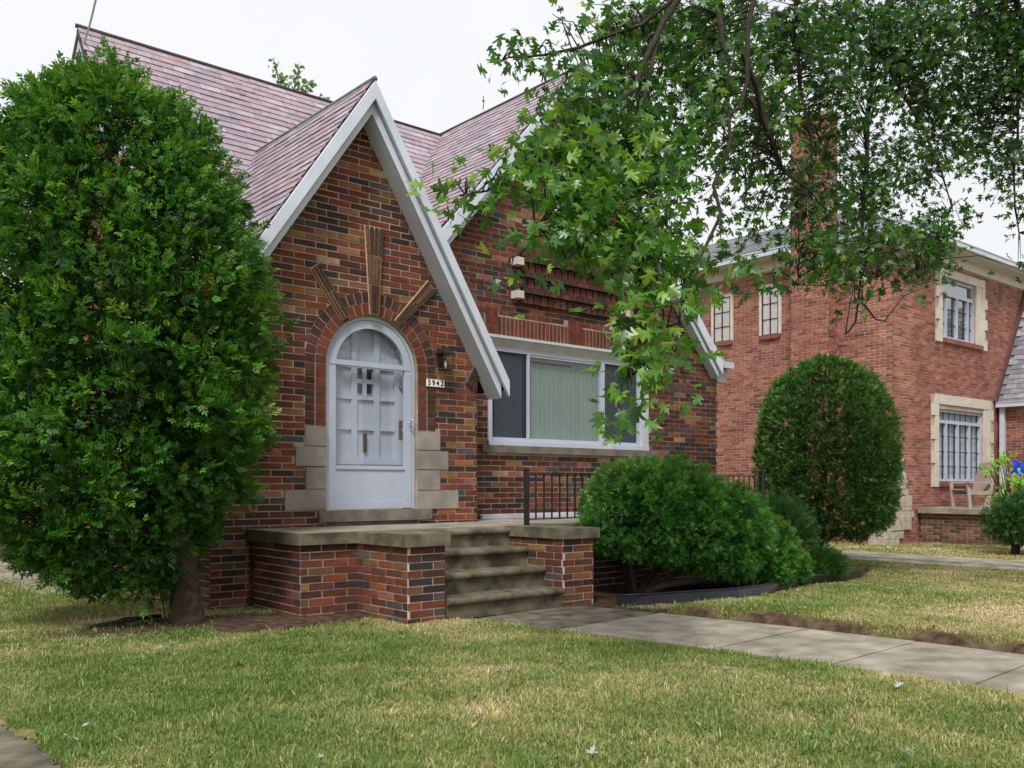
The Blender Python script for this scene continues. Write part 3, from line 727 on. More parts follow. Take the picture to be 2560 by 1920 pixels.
# bargeboards
def rake(ax, az, sl, side, run, y0, y1, top, bot, m, name='bargeboard', cut=0):
    p = [(ax, az-top), (ax+side*run, az-top-run*sl), (ax+side*run, az-bot-run*sl), (ax, az-bot)]
    return MB().prism(p, lambda u, v, w: (u, -w, v), -y1, -y0).build(name, m, house)
for side, sl, run in ((-1, SLl, 1.85), (1, SLr, 1.79)):
    rake(EA, EZ, sl, side, run, 8.09, 8.128, .004, .185, M['barge'])
    rake(EA, EZ, sl, side, run-.07, 8.16, 8.40, .13, .32, M['barge'], 'soffit_board')
for side, run in ((-1, 3.2), (1, 3.17)):
    rake(GA, GZ, GS, side, run, 8.80, 8.828, .004, .20, M['barge'])
    rake(GA, GZ, GS, side, run-.06, 8.845, 9.0, .13, .305, M['barge'], 'soffit_board')
# left gable-end trim of the main roof
for (ya, za, yb, zb) in ((9.1, 2.8, RY, RZ), (RY, RZ, 14.4, RZ-2.6*k2)):
    MB().prism([(ya, za-.03), (yb, zb-.03), (yb, zb-.22), (ya, za-.22)], lambda u, v, w: (3.21+w, u, v), 0, .03).build('bargeboard', M['white'], house)
    MB().prism([(ya, za-.18), (yb, zb-.18), (yb, zb-.4), (ya, za-.4)], lambda u, v, w: (3.25+w, u, v), 0, .18).build('soffit_board', M['white'], house)
# gutter on the right
g0 = 2.8+.26*k_
MB().box(11.75, 12.6, 9.2, 9.32, g0-.08, g0+.02).build('gutter', M['white_al'], house)
MB().box(11.87, 12.55, 9.32, 9.6, g0-.3, g0-.08).build('soffit_board', M['grey_al'], house)

# ------------------------------------------------------------------ porch
porch = thing('front_porch', 'low brick porch with stone caps and four worn steps below white door', 'porch', (6, 7.4, 0))
PT = .76; GZP = -.05
slab = MB().box(3.80, 10.72, 7.36, 8.398, PT-.09, PT+.0).box(6.601, 10.72, 8.398, 8.998, PT-.09, PT+.0).build('floor_slab', M['conc'], porch)
# brick faces: (u0,u1, map, rotz)
XA, XB, XP0, XP1, XQ0, XQ1, YB, YP = 3.82, 10.7, 4.39, 4.78, 6.2, 6.62, 7.36, 6.54
body = MB().box(XA, XB, YB, 8.3, -.2, PT-.1).box(XP0, XP1, YP, YB, -.2, PT-.1).box(XQ0, XQ1, YP, YB, -.2, PT-.1).build('porch_core', M['mortar_p'], porch)
PWP = [.08,.12,.2,.17,.1,.05,.05,.05,.02,.01,.08,.0,.1,0]
faces = [(XP0, XP1, lambda u, v, w: (u, YP-w, v), 0), (YP, YB, lambda u, v, w: (XP0-w, u, v), -R(90)), (XA, XP0, lambda u, v, w: (u, YB-w, v), 0), (YB, 8.4, lambda u, v, w: (XA-w, u, v), -R(90)),
         (YP, YB, lambda u, v, w: (XQ0-w, u, v), -R(90)), (XQ0, XQ1, lambda u, v, w: (u, YP-w, v), 0), (XQ1, XB, lambda u, v, w: (u, YB-w, v), 0)]
psets = []
for i, (u0, u1, Mf, rz) in enumerate(faces):
    b = lay(u0, u1, PT-.1-12*COURSE-.004, PT-.105, (), (), (), PWP, off=.06*i)
    for q in b[:]:
        pass
    if i < 6:
        for poly, full, var in b:
            u = [q[0] for q in poly]; v = [q[1] for q in poly]
            if max(v) < -.06: continue
            me = brick_mesh(max(u)-min(u), max(v)-min(v), .009, var, PAL, 'p')
            o = bpy.data.objects.new('brick', me); col.objects.link(o); o.parent = body
            o.location = Vector(Mf((min(u)+max(u))/2, sum(v)/4, random.uniform(-.002, .003)))-world_loc(body); o.rotation_euler = (0, 0, rz)
    else: psets.append((b, Mf))
bricks_stuff(psets, PAL, porch)
def cap(x0, x1, y0, y1): MB().box(x0, x1, y0, y1, PT-.105, PT-.0 + random.uniform(-.004, .004)).build('cap_stone', M['cap'], porch)
cap(XA-.05, XP0-.052, YB-.055, YB-.002+.3); cap(XA-.05, XA+.2, YB+.302, 8.385)
cap(XP0-.05, XP1+.03, YP-.05, YP+.42); cap(XP0-.05, XP1+.03, YP+.424, YB-.004)
cap(XQ0-.03, XQ1+.05, YP-.05, YP+.40); cap(XQ0-.03, XQ1+.05, YP+.404, YB-.004)
for a, b in ((6.68, 8.0), (8.004, 9.4), (9.404, 10.76)): cap(a, b, YB-.06, YB+.2)
# steps with rounded nosings
def step(zt, yf, yb, x0=XP1+.012, x1=XQ0-.012, h=.19):
    prof = []
    r = .034
    for t in np.linspace(-90, 90, 9): prof.append((yf+r-r*math.cos(R(t)), zt-r+r*math.sin(R(t))))
    prof = prof + [(yb, zt)] + [(yb, zt-h), (yf+.04, zt-h), (yf+.04, zt-2*r)]
    m = MB(); P0 = [(x0, y, z) for y, z in prof]; P1 = [(x1, y, z) for y, z in prof]; n = len(prof)
    m.add(P0+P1, [tuple(range(n)), tuple(range(2*n-1, n-1, -1))]+[(i, n+i, n+(i+1)%n, (i+1)%n) for i in range(n)])
    return m.build('step', M['step'], porch)
for zt, yf, yb in ((.745, 7.29, 7.6), (.56, 7.02, 7.35), (.375, 6.76, 7.1), (.185, 6.49, 6.85)): step(zt, yf, yb)

# railing
rail = thing('metal_railing', 'low black iron railing along the porch edge beside the steps', 'railing', (8.5, 7.3, PT))
X0, X1, YR = 6.40, 10.6, 7.30
def post(x): MB().box(x-.022, x+.022, YR-.022, YR+.022, PT, PT+.58).box(x-.028, x+.028, YR-.028, YR+.028, PT+.58, PT+.592).build('post', M['iron'], rail)
post(X0); post(8.5); post(X1)
MB().box(X0+.022, X1-.022, YR-.018, YR+.018, PT+.535, PT+.55).build('top_rail', M['iron'], rail)
MB().box(X0+.022, X1-.022, YR-.012, YR+.012, PT+.055, PT+.067).build('bottom_rail', M['iron'], rail)
x = X0+.13; bal = None
while x < X1-.05:
    if abs(x-8.5) > .04:
        if bal is None: bal = MB().box(-.007, .007, -.007, .007, 0, .468).build('baluster', M['iron'], rail); bal.location = Vector((x, YR, PT+.067))-world_loc(rail)
        else:
            o = bal.copy(); col.objects.link(o); o.location = Vector((x, YR, PT+.067))-world_loc(rail)
    x += .115
ws = MB().box(7.1, 10.4, 8.93, 8.985, PT+.002, PT+.045).box(7.1, 10.4, 8.965, 8.986, PT+.045, PT+.06).build('white_metal_strip', M['white_al'])
tag(ws, 'long white metal strip lying on the porch floor against the window wall', 'metal strip')

# lantern and house number
la = thing('wall_lantern', 'small black carriage lantern with clear glass beside the arched door', 'lantern', (6.07, YE-.01, 2.6))
MB().box(6.03, 6.11, YE-.03, YE-.008, 2.53, 2.70).build('back_plate', M['iron'], la)
MB().tube([(6.07, YE-.02, 2.69), (6.07, YE-.06, 2.73), (6.07, YE-.10, 2.715)], .010, 6).build('arm', M['iron'], la)
lb = MB(); cz, cy = 2.46, YE-.105
def frus(mb, z0, z1, h0, h1, c=(6.07, cy)):
    P = [(c[0]+sx*h0, c[1]+sy*h0, z0) for sx, sy in ((-1,-1),(1,-1),(1,1),(-1,1))]+[(c[0]+sx*h1, c[1]+sy*h1, z1) for sx, sy in ((-1,-1),(1,-1),(1,1),(-1,1))]
    mb.add(P, [(0,3,2,1),(4,5,6,7),(0,1,5,4),(1,2,6,5),(2,3,7,6),(3,0,4,7)])
frus(lb, 2.645, 2.715, .072, .025); frus(lb, 2.63, 2.645, .078, .078); frus(lb, 2.45, 2.465, .05, .055)
for sx in (-1, 1):
    for sy in (-1, 1): lb.tube([(6.07+sx*.05, cy+sy*.05, 2.465), (6.07+sx*.066, cy+sy*.066, 2.63)], .006, 4)
lb.build('lamp_body', M['iron'], la)
gl_ = MB(); frus(gl_, 2.467, 2.628, .046, .062); gl_.build('lamp_glass', M['glass'], la)
MB().tube([(6.07, cy, 2.47), (6.07, cy, 2.53), (6.07, cy, 2.57)], [.012, .02, .004], 8).build('bulb', M['num_white'], la, smooth=True)
nump = thing('house_number', 'white plate with black house number 5942 right of the door', 'house number', (6.0, YE-.02, 2.31))
tl = -.03
MB().obox((6.0, YE-.016, 2.315), (.122, 0, 0), (0, .004, 0), (0, 0, .04)).build('plate', M['num_white'], nump)
for i, ch in enumerate('5942'):
    cu = bpy.data.curves.new('digit', 'FONT'); cu.body = ch; cu.size = .082; cu.align_x = 'CENTER'; cu.align_y = 'CENTER'; cu.extrude = .0015; cu.offset = .0012
    to = bpy.data.objects.new('digit', cu); col.objects.link(to)
    dg = bpy.context.evaluated_depsgraph_get(); me = bpy.data.meshes.new_from_object(to.evaluated_get(dg)); bpy.data.objects.remove(to)
    me.materials.clear(); me.materials.append(M['num_black'])
    o = obj('digit', me, nump, loc=(5.915+i*.057, YE-.0225, 2.315)); o.rotation_euler = (R(90), 0, 0); o.scale = (1.0, 1, 1)
# ------------------------------------------------------------------ neighbour's house
NX, NY = 19.2, 9.9
nb = thing('brick_house', 'two-storey red brick house with cream stone window surrounds across the driveway', 'house', (22, 11, -.1))
MfF = lambda u, v, w: (u, NY-w, v)
MfN = lambda u, v, w: (NX-w, u, v)
NT = 6.35
W1 = (21.5, 23.3, 4.63, 6.05); W2 = (21.32, 23.72, 1.28, 2.96)
fp = [[(NX, -.2), (W2[0], -.2), (W2[0], NT), (NX, NT)], [(W1[1]+.42, -.2), (28, -.2), (28, NT), (W1[1]+.42, NT)], [(W2[0], -.2), (W1[1]+.42, -.2), (W1[1]+.42, W2[2]), (W2[0], W2[2])],
      [(W2[0], W2[3]), (W1[1]+.42, W2[3]), (W1[1]+.42, W1[2]), (W2[0], W1[2])], [(W2[0], W1[2]), (W1[0], W1[2]), (W1[0], NT), (W2[0], NT)], [(W1[1], W1[2]), (W1[1]+.42, W1[2]), (W1[1]+.42, NT), (W1[1], NT)], [(W1[0], W1[3]), (W1[1], W1[3]), (W1[1], NT), (W1[0], NT)]]
nfw = ngon_wall('front_wall', fp, MfF, .25, M['mortar_n'], nb)
nsw = ngon_wall('side_wall', [[(NY+.251, -.2), (22, -.2), (22, NT), (NY+.251, NT)]], MfN, .25, M['mortar_n'], nb)
SW = [(12.73, 13.2, 4.81, 5.95), (14.12, 14.64, 4.81, 5.92)]
CH0, CH1, CHX = 11.2, 12.15, 18.8
exF = [(W1[0]-.32, W1[1]+.6, W1[2]-.12, W1[3]+.2), (W2[0]-.36, W2[1]+.62, W2[2]-.14, W2[3]+.34), (24.6, 30, -1, 3.2)]
stones_r = [(20.0, 1.5, 1.78),(19.66,1.35,1.5),(19.74,1.22,1.35),(19.66,1.1,1.22),(19.8,.95,1.1),(20.0,.8,.95),(20.08,.7,.8),(19.96,.52,.7),(19.62,.38,.52),(19.4,.12,.38),(19.62,-.02,.12),(19.45,-.18,-.02)]
stones_r = [(19.62,1.47,1.78),(19.74,1.3,1.47),(19.82,1.22,1.3),(19.74,1.1,1.22),(19.82,.95,1.1),(20.0,.72,.95),(19.98,.62,.72),(20.1,.46,.62),(19.96,.2,.46),(19.62,.02,.2),(19.4,-.2,.02)]
exF += [(NX-.5, a, b, c) for a, b, c in stones_r]
bF = lay(NX-.004, 24.6, -.2, NT, exF, (), (), PW_N)
bF += lay(24.6, 27, 3.2, NT, (), [(-1.58, 1, 3.2-1.58*24.6)], (), PW_N)
exN = [(a-.08, b+.08, c-.12, d+.1) for a, b, c, d in SW] + [(CH0, CH1, -1, 12)]
bN = lay(NY-.004, 16.5, -.2, NT, exN, (), (), PW_N, off=.1)
nsets = []
rF = brick_parts(bF, nfw, MfF, 0, PAL_N, 'n', 200, in_view(2235, 2555, 680, 1250)); nsets.append((rF, MfF))
rN = brick_parts(bN, nsw, MfN, -R(90), PAL_N, 'n', 100, in_view(2085, 2235, 700, 1000)); nsets.append((rN, MfN))
# chimney
chim = MB().box(CHX, NX, CH0, CH1, -.2, 9.5).build('chimney', M['mortar_n'], nb)
MfC = lambda u, v, w: (CHX-w, u, v); MfC2 = lambda u, v, w: (u, CH0-w, v)
bricks_stuff([(lay(CH0-.004, CH1, -.2, 9.5, (), (), (), PW_N), MfC), (lay(CHX-.004, NX, -.2, 9.5, (), (), (), PW_N, off=.05), MfC2)], PAL_N, chim)
MB().box(CHX-.06, NX+.06, CH0-.06, CH1+.06, 9.5, 9.6).build('chimney_cap', M['stone'], chim)
# wing on the right
XW = 24.6
MfW = lambda u, v, w: (XW-w, u, v)
wing = ngon_wall('wing_wall', [[(4.5, -.2), (NY, -.2), (NY, 3.2), (4.5, 3.2)]], MfW, .25, M['mortar_n'], nb)
PW_ND = [.1,.2,.06,.5,.1,.04]
nsets.append((lay(4.5, NY, -.2, 3.2, (), (), (), PW_ND), MfW))
bricks_stuff(nsets, PAL_N, nb)
# cream stone surrounds
def jamb(x, wd, wall_side, z0, z1, n, big):
    h = (z1-z0)/n
    for k in range(n):
        w_ = wd+(big if k % 2 == 0 else 0)
        a, b = (x-w_, x) if wall_side < 0 else (x, x+w_)
        MB().box(a, b, NY-.03, NY+.1, z0+k*h+.003, z0+(k+1)*h-.003).build('surround_stone', M['stone_n'], nb)
jamb(W1[0], .16, -1, W1[2]-.12, W1[3], 6, .14); jamb(W1[1]+.32, .14, 1, W1[2]-.12, W1[3], 6, .16)
MB().box(W1[1]+.02, W1[1]+.32, NY-.02, NY+.2, W1[2]-.02, W1[3]).build('surround_stone', M['stone_n'], nb)
MB().box(W1[0]-.16, W1[1]+.46, NY-.031, NY+.1, W1[3]+.003, W1[3]+.18).build('lintel', M['stone_n'], nb)
MB().box(W1[0]+.02, W1[1]+.3, NY-.07, NY+.1, W1[2]-.13, W1[2]-.02).build('window_sill', PAL_N[3], nb)
jamb(W2[0], .18, -1, W2[2]-.14, W2[3]+.1, 7, .16); jamb(W2[1]+.25, .16, 1, W2[2]-.14, W2[3]+.1, 7, .16)
MB().box(W2[1]+.02, W2[1]+.25, NY-.02, NY+.2, W2[2], W2[3]+.1).build('surround_stone', M['stone_n'], nb)
MB().box(W2[0]-.18, W2[1]+.42, NY-.032, NY+.1, W2[3]+.103, W2[3]+.33).build('lintel', M['stone_n'], nb)
MB().box(W2[0]+.02, W2[1]+.3, NY-.07, NY+.1, W2[2]-.13, W2[2]-.01).build('window_sill', PAL_N[3], nb)
def steel_window(x0, x1, z0, z1, trz, muls, dark, nv, hz, back):
    win = MB().box(x0, x1, NY+.10, NY+.105, z0, z1).build('window', M['glass_r'] if not dark else M['glass_w'], nb)
    f = MB(); t = .05
    f.box(x0-.01, x0+t, NY+.05, NY+.13, z0, z1).box(x1-t, x1+.02, NY+.05, NY+.13, z0, z1).box(x0+t, x1-t, NY+.05, NY+.13, z1-t*1.3, z1).box(x0+t, x1-t, NY+.05, NY+.13, z0, z0+t)
    f.box(x0+t, x1-t, NY+.045, NY+.125, trz-.04, trz+.04)
    for q in muls: f.box(q-.03, q+.03, NY+.045, NY+.126, z0+t, trz-.04)
    f.build('frame', M['white'], win)
    g = MB()
    xs = [x0+(x1-x0)*(k+.5)/nv for k in range(nv)]
    for q in xs: g.box(q-.012, q+.012, NY+.085, NY+.099, z0+t, trz-.04) if dark else g.box(q-.006, q+.006, NY+.085, NY+.099, z0+t, trz-.04)
    for q in xs: g.box(q-.012, q+.012, NY+.0851, NY+.0991, trz+.04, z1-t*1.3) if dark else None
    for q in hz: g.box(x0+t, x1-t, NY+.0852, NY+.0985, q-.01, q+.01)
    g.build('glazing_bars', M['iron'], win)
    if dark:
        MB().box(x0, x1, NY+.16, NY+.18, z0, z1).build('curtain', M['curtain'], win)
    MB().box(x0-.1, x1+.1, NY+.26, NY+.3, z0-.1, z1+.1).build('room_dark', M['dark'], win)
steel_window(W1[0], W1[1], W1[2], W1[3], 5.68, [21.85, 22.42, 23.0], False, 6, [4.98, 5.34], False)
steel_window(W2[0], W2[1], W2[2], W2[3], 2.67, [21.85, 22.46, 23.1], True, 8, [1.62, 1.97, 2.33], True)
for a, b, c, d in SW:
    wn = MB().box(NX-.012, NX+.01, a, b, c, d).build('side_window', M['glass_r'], nb)
    MB().box(NX-.03, NX, a-.07, a, c, d+.08).box(NX-.03, NX, b, b+.07, c, d+.08).box(NX-.03, NX, a, b, d, d+.08).build('frame', M['stone_n'], wn)
    f = MB().box(NX-.022, NX, a, a+.03, c, d).box(NX-.022, NX, b-.03, b, c, d).box(NX-.022, NX, (a+b)/2-.014, (a+b)/2+.014, c, d)
    for q in (c+.01, c+(d-c)*.33, c+(d-c)*.66, d-.01): f.box(NX-.021, NX, a, b, q-.012, q+.012)
    f.build('glazing_bars', M['iron'], wn); MB().box(NX-.07, NX, a-.06, b+.06, c-.1, c).build('sill', PAL_N[3], wn)
# rough corner stones
for i, (a, b, c) in enumerate(stones_r):
    z0, z1 = b+.004, c-.004; dx = .03+.35*max(0, (1.0-(b+c)/2)/1.1)**1.5
    P = [(NX-dx, NY-.05-random.uniform(0,.03)), (a-.01, NY-.04-random.uniform(0,.02)), (a-.01, NY+.05), (NX+.05, NY+.05), (NX+.05, NY+.35), (NX-dx, NY+.35)]
    MB().prism(P, ident, z0, z1).build('corner_stone', M['rough_stone'], nb)
# frieze, gutters, roof
MB().box(NX-.05, 28, NY-.05, NY+.1, NT+.0, NT+.22).box(NX-.05, NX+.1, NY+.1, 20, NT+.0, NT+.22).build('frieze', M['cream'], nb)
MB().box(NX-.38, 28, NY-.38, NY+.1, NT+.22, NT+.26).box(NX-.38, NX+.1, NY+.1, 20, NT+.22, NT+.26).build('soffit', M['cream'], nb)
def gutter(pts, name, par):
    m = MB()
    for p, q in zip(pts[:-1], pts[1:]): m.box(min(p[0],q[0])-.06, max(p[0],q[0])+.06, min(p[1],q[1])-.06, max(p[1],q[1])+.06, p[2]-.06, p[2]+.05).box(min(p[0],q[0])-.075, max(p[0],q[0])+.075, min(p[1],q[1])-.075, max(p[1],q[1])+.075, p[2]+.05, p[2]+.07)
    return m.build(name, M['white_al'], par)
gutter([(NX-.42, NY-.42, NT+.32), (28, NY-.42, NT+.32)], 'gutter', nb); gutter([(NX-.42, NY-.3, NT+.32), (NX-.42, CH0-.12, NT+.32)], 'gutter', nb); gutter([(NX-.42, CH1+.12, NT+.32), (NX-.42, 20, NT+.32)], 'gutter', nb)
s_ = .5; e0, e1, z_ = NX-.36, NY-.36, NT+.36; dd = 3.0
hip = MB()
P = [(e0, e1, z_), (30, e1, z_), (30, e1+dd, z_+dd*s_), (e0+dd, e1+dd, z_+dd*s_), (e0, 20, z_), (e0+dd, 20, z_+dd*s_)]
P2 = [(x, y, z-.06) for x, y, z in P]
hip.add(P+P2, [(0,1,2,3), (0,3,5,4), (9,8,7,6), (10,11,9,6), (0,6,7,1), (4,10,6,0)])
nroof = hip.build('roof', M['slate_n'][1], nb)
sm = MB(); u_ = nrm((0,1,s_)); n_ = nrm((0,-s_,1)); ru = nrm((1,0,s_)); rn = nrm((-s_,0,1))
for r in range(26):
    d = r*.2; q = d/math.sqrt(1+s_*s_)
    if q > dd-.25: break
    x = e0+q
    while x < 30: sm.obox(np.array((x+.15, e1, z_))+u_*(d+.11)+n_*.02, (.145,0,0), nrm(u_-n_*.08)*.125, n_*.006, random.randrange(4)); x += .3
    y = e1+q
    while y < 20: sm.obox(np.array((e0, y+.15, z_))+ru*(d+.11)+rn*.02, (0,.145,0), nrm(ru-rn*.08)*.125, rn*.006, random.randrange(4)); y += .3
sm.build('slate_field', M['slate_n'], nroof, kind='stuff')
# wing roof (slope faces left), flashing, gutter, downspout
ws_ = 1.58; wr_ = MB(); LUw = 3.4; uu = nrm((1,0,ws_)); nn = nrm((-ws_,0,1))
wr_.obox(np.array((24.45, (4.3+NY)/2, 3.22))+uu*LUw/2-nn*.03, (0,(NY-4.3)/2,0), uu*LUw/2, nn*.03)
wroof = wr_.build('wing_roof', M['slate_n'][3], nb)
cnt = 0
for r in range(22):
    y = NY-.02-(r % 2)*.13
    while y > 6.5:
        c = np.array((24.45, y-.13, 3.22))+uu*(r*.155+.08)+nn*.022
        MB().obox(c, (0,.127,0), nrm(uu-nn*.09)*.1, nn*.006).build('slate', random.choice(M['slate_n']), wroof); y -= .262; cnt += 1
MB().prism([(24.4, 3.2), (26.6, 3.2+2.2*ws_), (26.48, 3.3+2.2*ws_), (24.3, 3.3)], MfF, 0, .06).build('flashing', mat('rust_flashing', srgb(92,62,62), .8, .2), nb)
gutter([(24.42, 4.5, 3.2), (24.42, NY-.1, 3.2)], 'gutter', nb)
MB().box(24.47, 24.58, NY-.20, NY-.09, .3, 3.15).build('downspout', M['white_al'], nb)

# neighbour's porch
npo = thing('side_porch', 'low concrete porch with dark brick side in front of the red house', 'porch', (22, 9.2, -.1))
MB().box(20.25, XW-.02, 7.7, NY-.05, .56, .68).build('floor_slab', M['conc'], npo)
pc = MB().box(20.36, XW-.05, 7.8, NY-.06, -.2, .56).build('porch_core', M['mortar_n'], npo)
PALD = bricks_pal('dark_brick', [(112,84,66),(94,70,58),(84,66,56),(120,92,70),(136,108,84)])
Mq = lambda u, v, w: (20.36-w, u, v)
for poly, full, var in lay(7.8, NY-.06, -.2, .55, (), (), (), [.25,.25,.25,.15,.1]):
    u = [q[0] for q in poly]; v = [q[1] for q in poly]
    o = bpy.data.objects.new('brick', brick_mesh(max(u)-min(u), max(v)-min(v), .009, var, PALD, 'd')); col.objects.link(o); o.parent = pc
    o.location = Vector(Mq((min(u)+max(u))/2, sum(v)/4, 0))-world_loc(pc); o.rotation_euler = (0, 0, -R(90))
bricks_stuff([(lay(20.36, XW-.05, -.2, .55, (), (), (), [.25,.25,.25,.15,.1]), lambda u, v, w: (u, 7.8-w, v))], PALD, pc)

# taupe plastic chair on it: seat faces left (-X)
cxx, cyy, cz = 21.42, 9.2, .68
ch = thing('patio_chair', 'taupe plastic armchair with slatted high back on the red house porch', 'chair', (cxx, cyy, cz)); sx = -1
def cb(name, parts):
    m = MB()
    for q in parts: m.obox(*q)
    return m.build(name, M['chair'], ch)
dirx = np.array((-.87, .493, 0)); diry = np.array((-.493, -.87, 0)); upv = np.array((0, 0, 1.0)); o_ = np.array((cxx, cyy, cz))
def L(f, s, z): return o_+dirx*f+diry*s+upv*z
seat_up = nrm(dirx*.97+upv*.16)
cb('seat', [(L(.02, 0, .36), seat_up*.27, diry*.27, nrm(np.cross(seat_up, diry))*.015)])
for s in (-1, 1):
    cb('leg', [(L(.27, s*.29, .27), nrm(upv+dirx*.09)*.28, dirx*.04, diry*.02)])
    cb('leg', [(L(-.24, s*.27, .26), nrm(upv-dirx*.30)*.28, dirx*.05, diry*.02)])
    cb('armrest', [(L(.04, s*.32, .56), dirx*.29, diry*.05, upv*.016)])
    cb('side_rail', [(L(.0, s*.29, .33), dirx*.28, diry*.018, upv*.04)])
bk = nrm(upv-dirx*.33)
for k in range(5): cb('back_slat', [(L(-.31, (k-2)*.105, .66), bk*.36, diry*.042, nrm(np.cross(bk, diry))*.012)])
cb('back_rail', [(L(-.42, 0, .98), diry*.25, bk*.03, nrm(np.cross(bk, diry))*.014)]); cb('back_rail', [(L(-.255, 0, .45), diry*.27, bk*.03, nrm(np.cross(bk, diry))*.015)])

# ------------------------------------------------------------------ foliage
def spray_template(kind, seed=0):
    """small flat branching spray: a stem with side shoots; local x = length, y = width"""
    r = random.Random(seed); D = []
    if kind == 'thuja':
        for t, ln in ((.12,.36),(.34,.40),(.56,.34)):
            for s in (-1, 1):
                a = R(r.uniform(28, 58)); l = ln*r.uniform(.75, 1.2); D.append(((t, 0), (t+l*math.cos(a), s*l*math.sin(a)), .15))
        D.append(((0, 0), (.6, 0), .09)); D.append(((.5, 0), (1.0, r.uniform(-.08,.08)), .16))
    else:
        for t in (.12, .48):
            for s in (-1, 1):
                a = R(r.uniform(38, 66)); l = .44*r.uniform(.8, 1.15); D.append(((t, 0), (t+l*math.cos(a), s*l*math.sin(a)), .15))
        D.append(((.3, 0), (1.05, r.uniform(-.05,.05)), .13))
    V = []; Fc = []
    for (a, b, w) in D:
        a = np.array(a); b = np.array(b); d = b-a; q = np.array([-d[1], d[0]])/np.linalg.norm(d)*w*.5; m = a+d*.55
        i = len(V); z = .06*r.uniform(-1, 1)
        V += [(a[0], a[1], 0), (m[0]-q[0], m[1]-q[1], z), (b[0], b[1], z-.07), (m[0]+q[0], m[1]+q[1], z)]
        Fc.append((i, i+1, i+2, i+3))
    return np.array(V), np.array(Fc)
def unit(a): return a/np.maximum(np.linalg.norm(a, axis=-1, keepdims=True), 1e-9)
def instance(tem, P, Xd, Nd, S):
    V, Fc = tem; n = len(P)
    X = unit(Xd); Yd = unit(np.cross(Nd, X)); Z = np.cross(X, Yd)
    W = P[:,None,:] + S[:,None,None]*(V[None,:,0:1]*X[:,None,:] + V[None,:,1:2]*Yd[:,None,:] + V[None,:,2:3]*Z[:,None,:])
    FF = Fc[None] + (np.arange(n)*len(V))[:,None,None]
    return W.reshape(-1, 3), FF.reshape(-1, Fc.shape[1])
def bumps(n, seed):
    r = np.random.default_rng(seed); return unit(r.normal(size=(n, 3))), r.uniform(.5, 1, n)
def foliage(name, parent, mat_, P, out, S, kind, tint, upw=.35, droop=0, jit=.5):
    n = len(P); J = rng.normal(size=(n, 3))*jit
    Xd = unit(out + np.array([0, 0, upw]) + J); Nd = unit(np.array([0, 0, 1.0])*.6 + rng.normal(size=(n, 3))*.8)
    VV = []; FF = []; TT = []; b = 0; w_ = rng.integers(0, 4, n)
    for k in range(4):
        ii = np.where(w_ == k)[0]; tem = spray_template(kind, k); V, Fc = instance(tem, P[ii], Xd[ii], Nd[ii], S[ii])
        VV.append(V); FF.append(Fc+b); b += len(V); TT.append(np.repeat(tint[ii], len(tem[1])))
    return np_mesh(name, np.concatenate(VV), np.concatenate(FF), mat_, parent, tint=np.concatenate(TT))
def tufts(C, N, m, r0, r1, lift=.0):
    """bunches of sprays round tuft centres: positions, directions, tint offsets"""
    n = len(C); rad_ = rng.uniform(r0, r1, n); d = unit(rng.normal(size=(n, m, 3))+N[:,None,:]*.7); u = rng.random((n, m, 1))**.6
    P = C[:,None,:]+d*u*rad_[:,None,None]; O = unit(d*.7+N[:,None,:]*.6)
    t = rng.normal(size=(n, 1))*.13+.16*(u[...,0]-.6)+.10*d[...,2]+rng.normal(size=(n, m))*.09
    return P.reshape(-1, 3), O.reshape(-1, 3), t.reshape(-1)
def branchy(mb, p, d, L, r, lvl, n=4):
    pts = [np.array(p, float)]; d = unit(np.array(d, float))
    for i in range(n): d = unit(d+np.random.default_rng(int(abs(p[0]*977+lvl*31+i*7)*10) % 99991).normal(size=3)*.18); pts.append(pts[-1]+d*L/n)
    mb.tube(pts, list(np.linspace(r, r*.35, n+1)), 6 if lvl else 8)
    return pts

# --- big arborvitae, left
TB = onZ(468, 1566, 0)
arb = thing('arborvitae_tree', 'tall shaggy arborvitae with leaning crown and bare trunk at the house corner', 'tree', tuple(TB))
hts = np.array([.30, .55, .8, 1.1, 1.6, 2.2, 2.8, 3.3, 3.75, 3.98, 4.2, 4.38, 4.5])
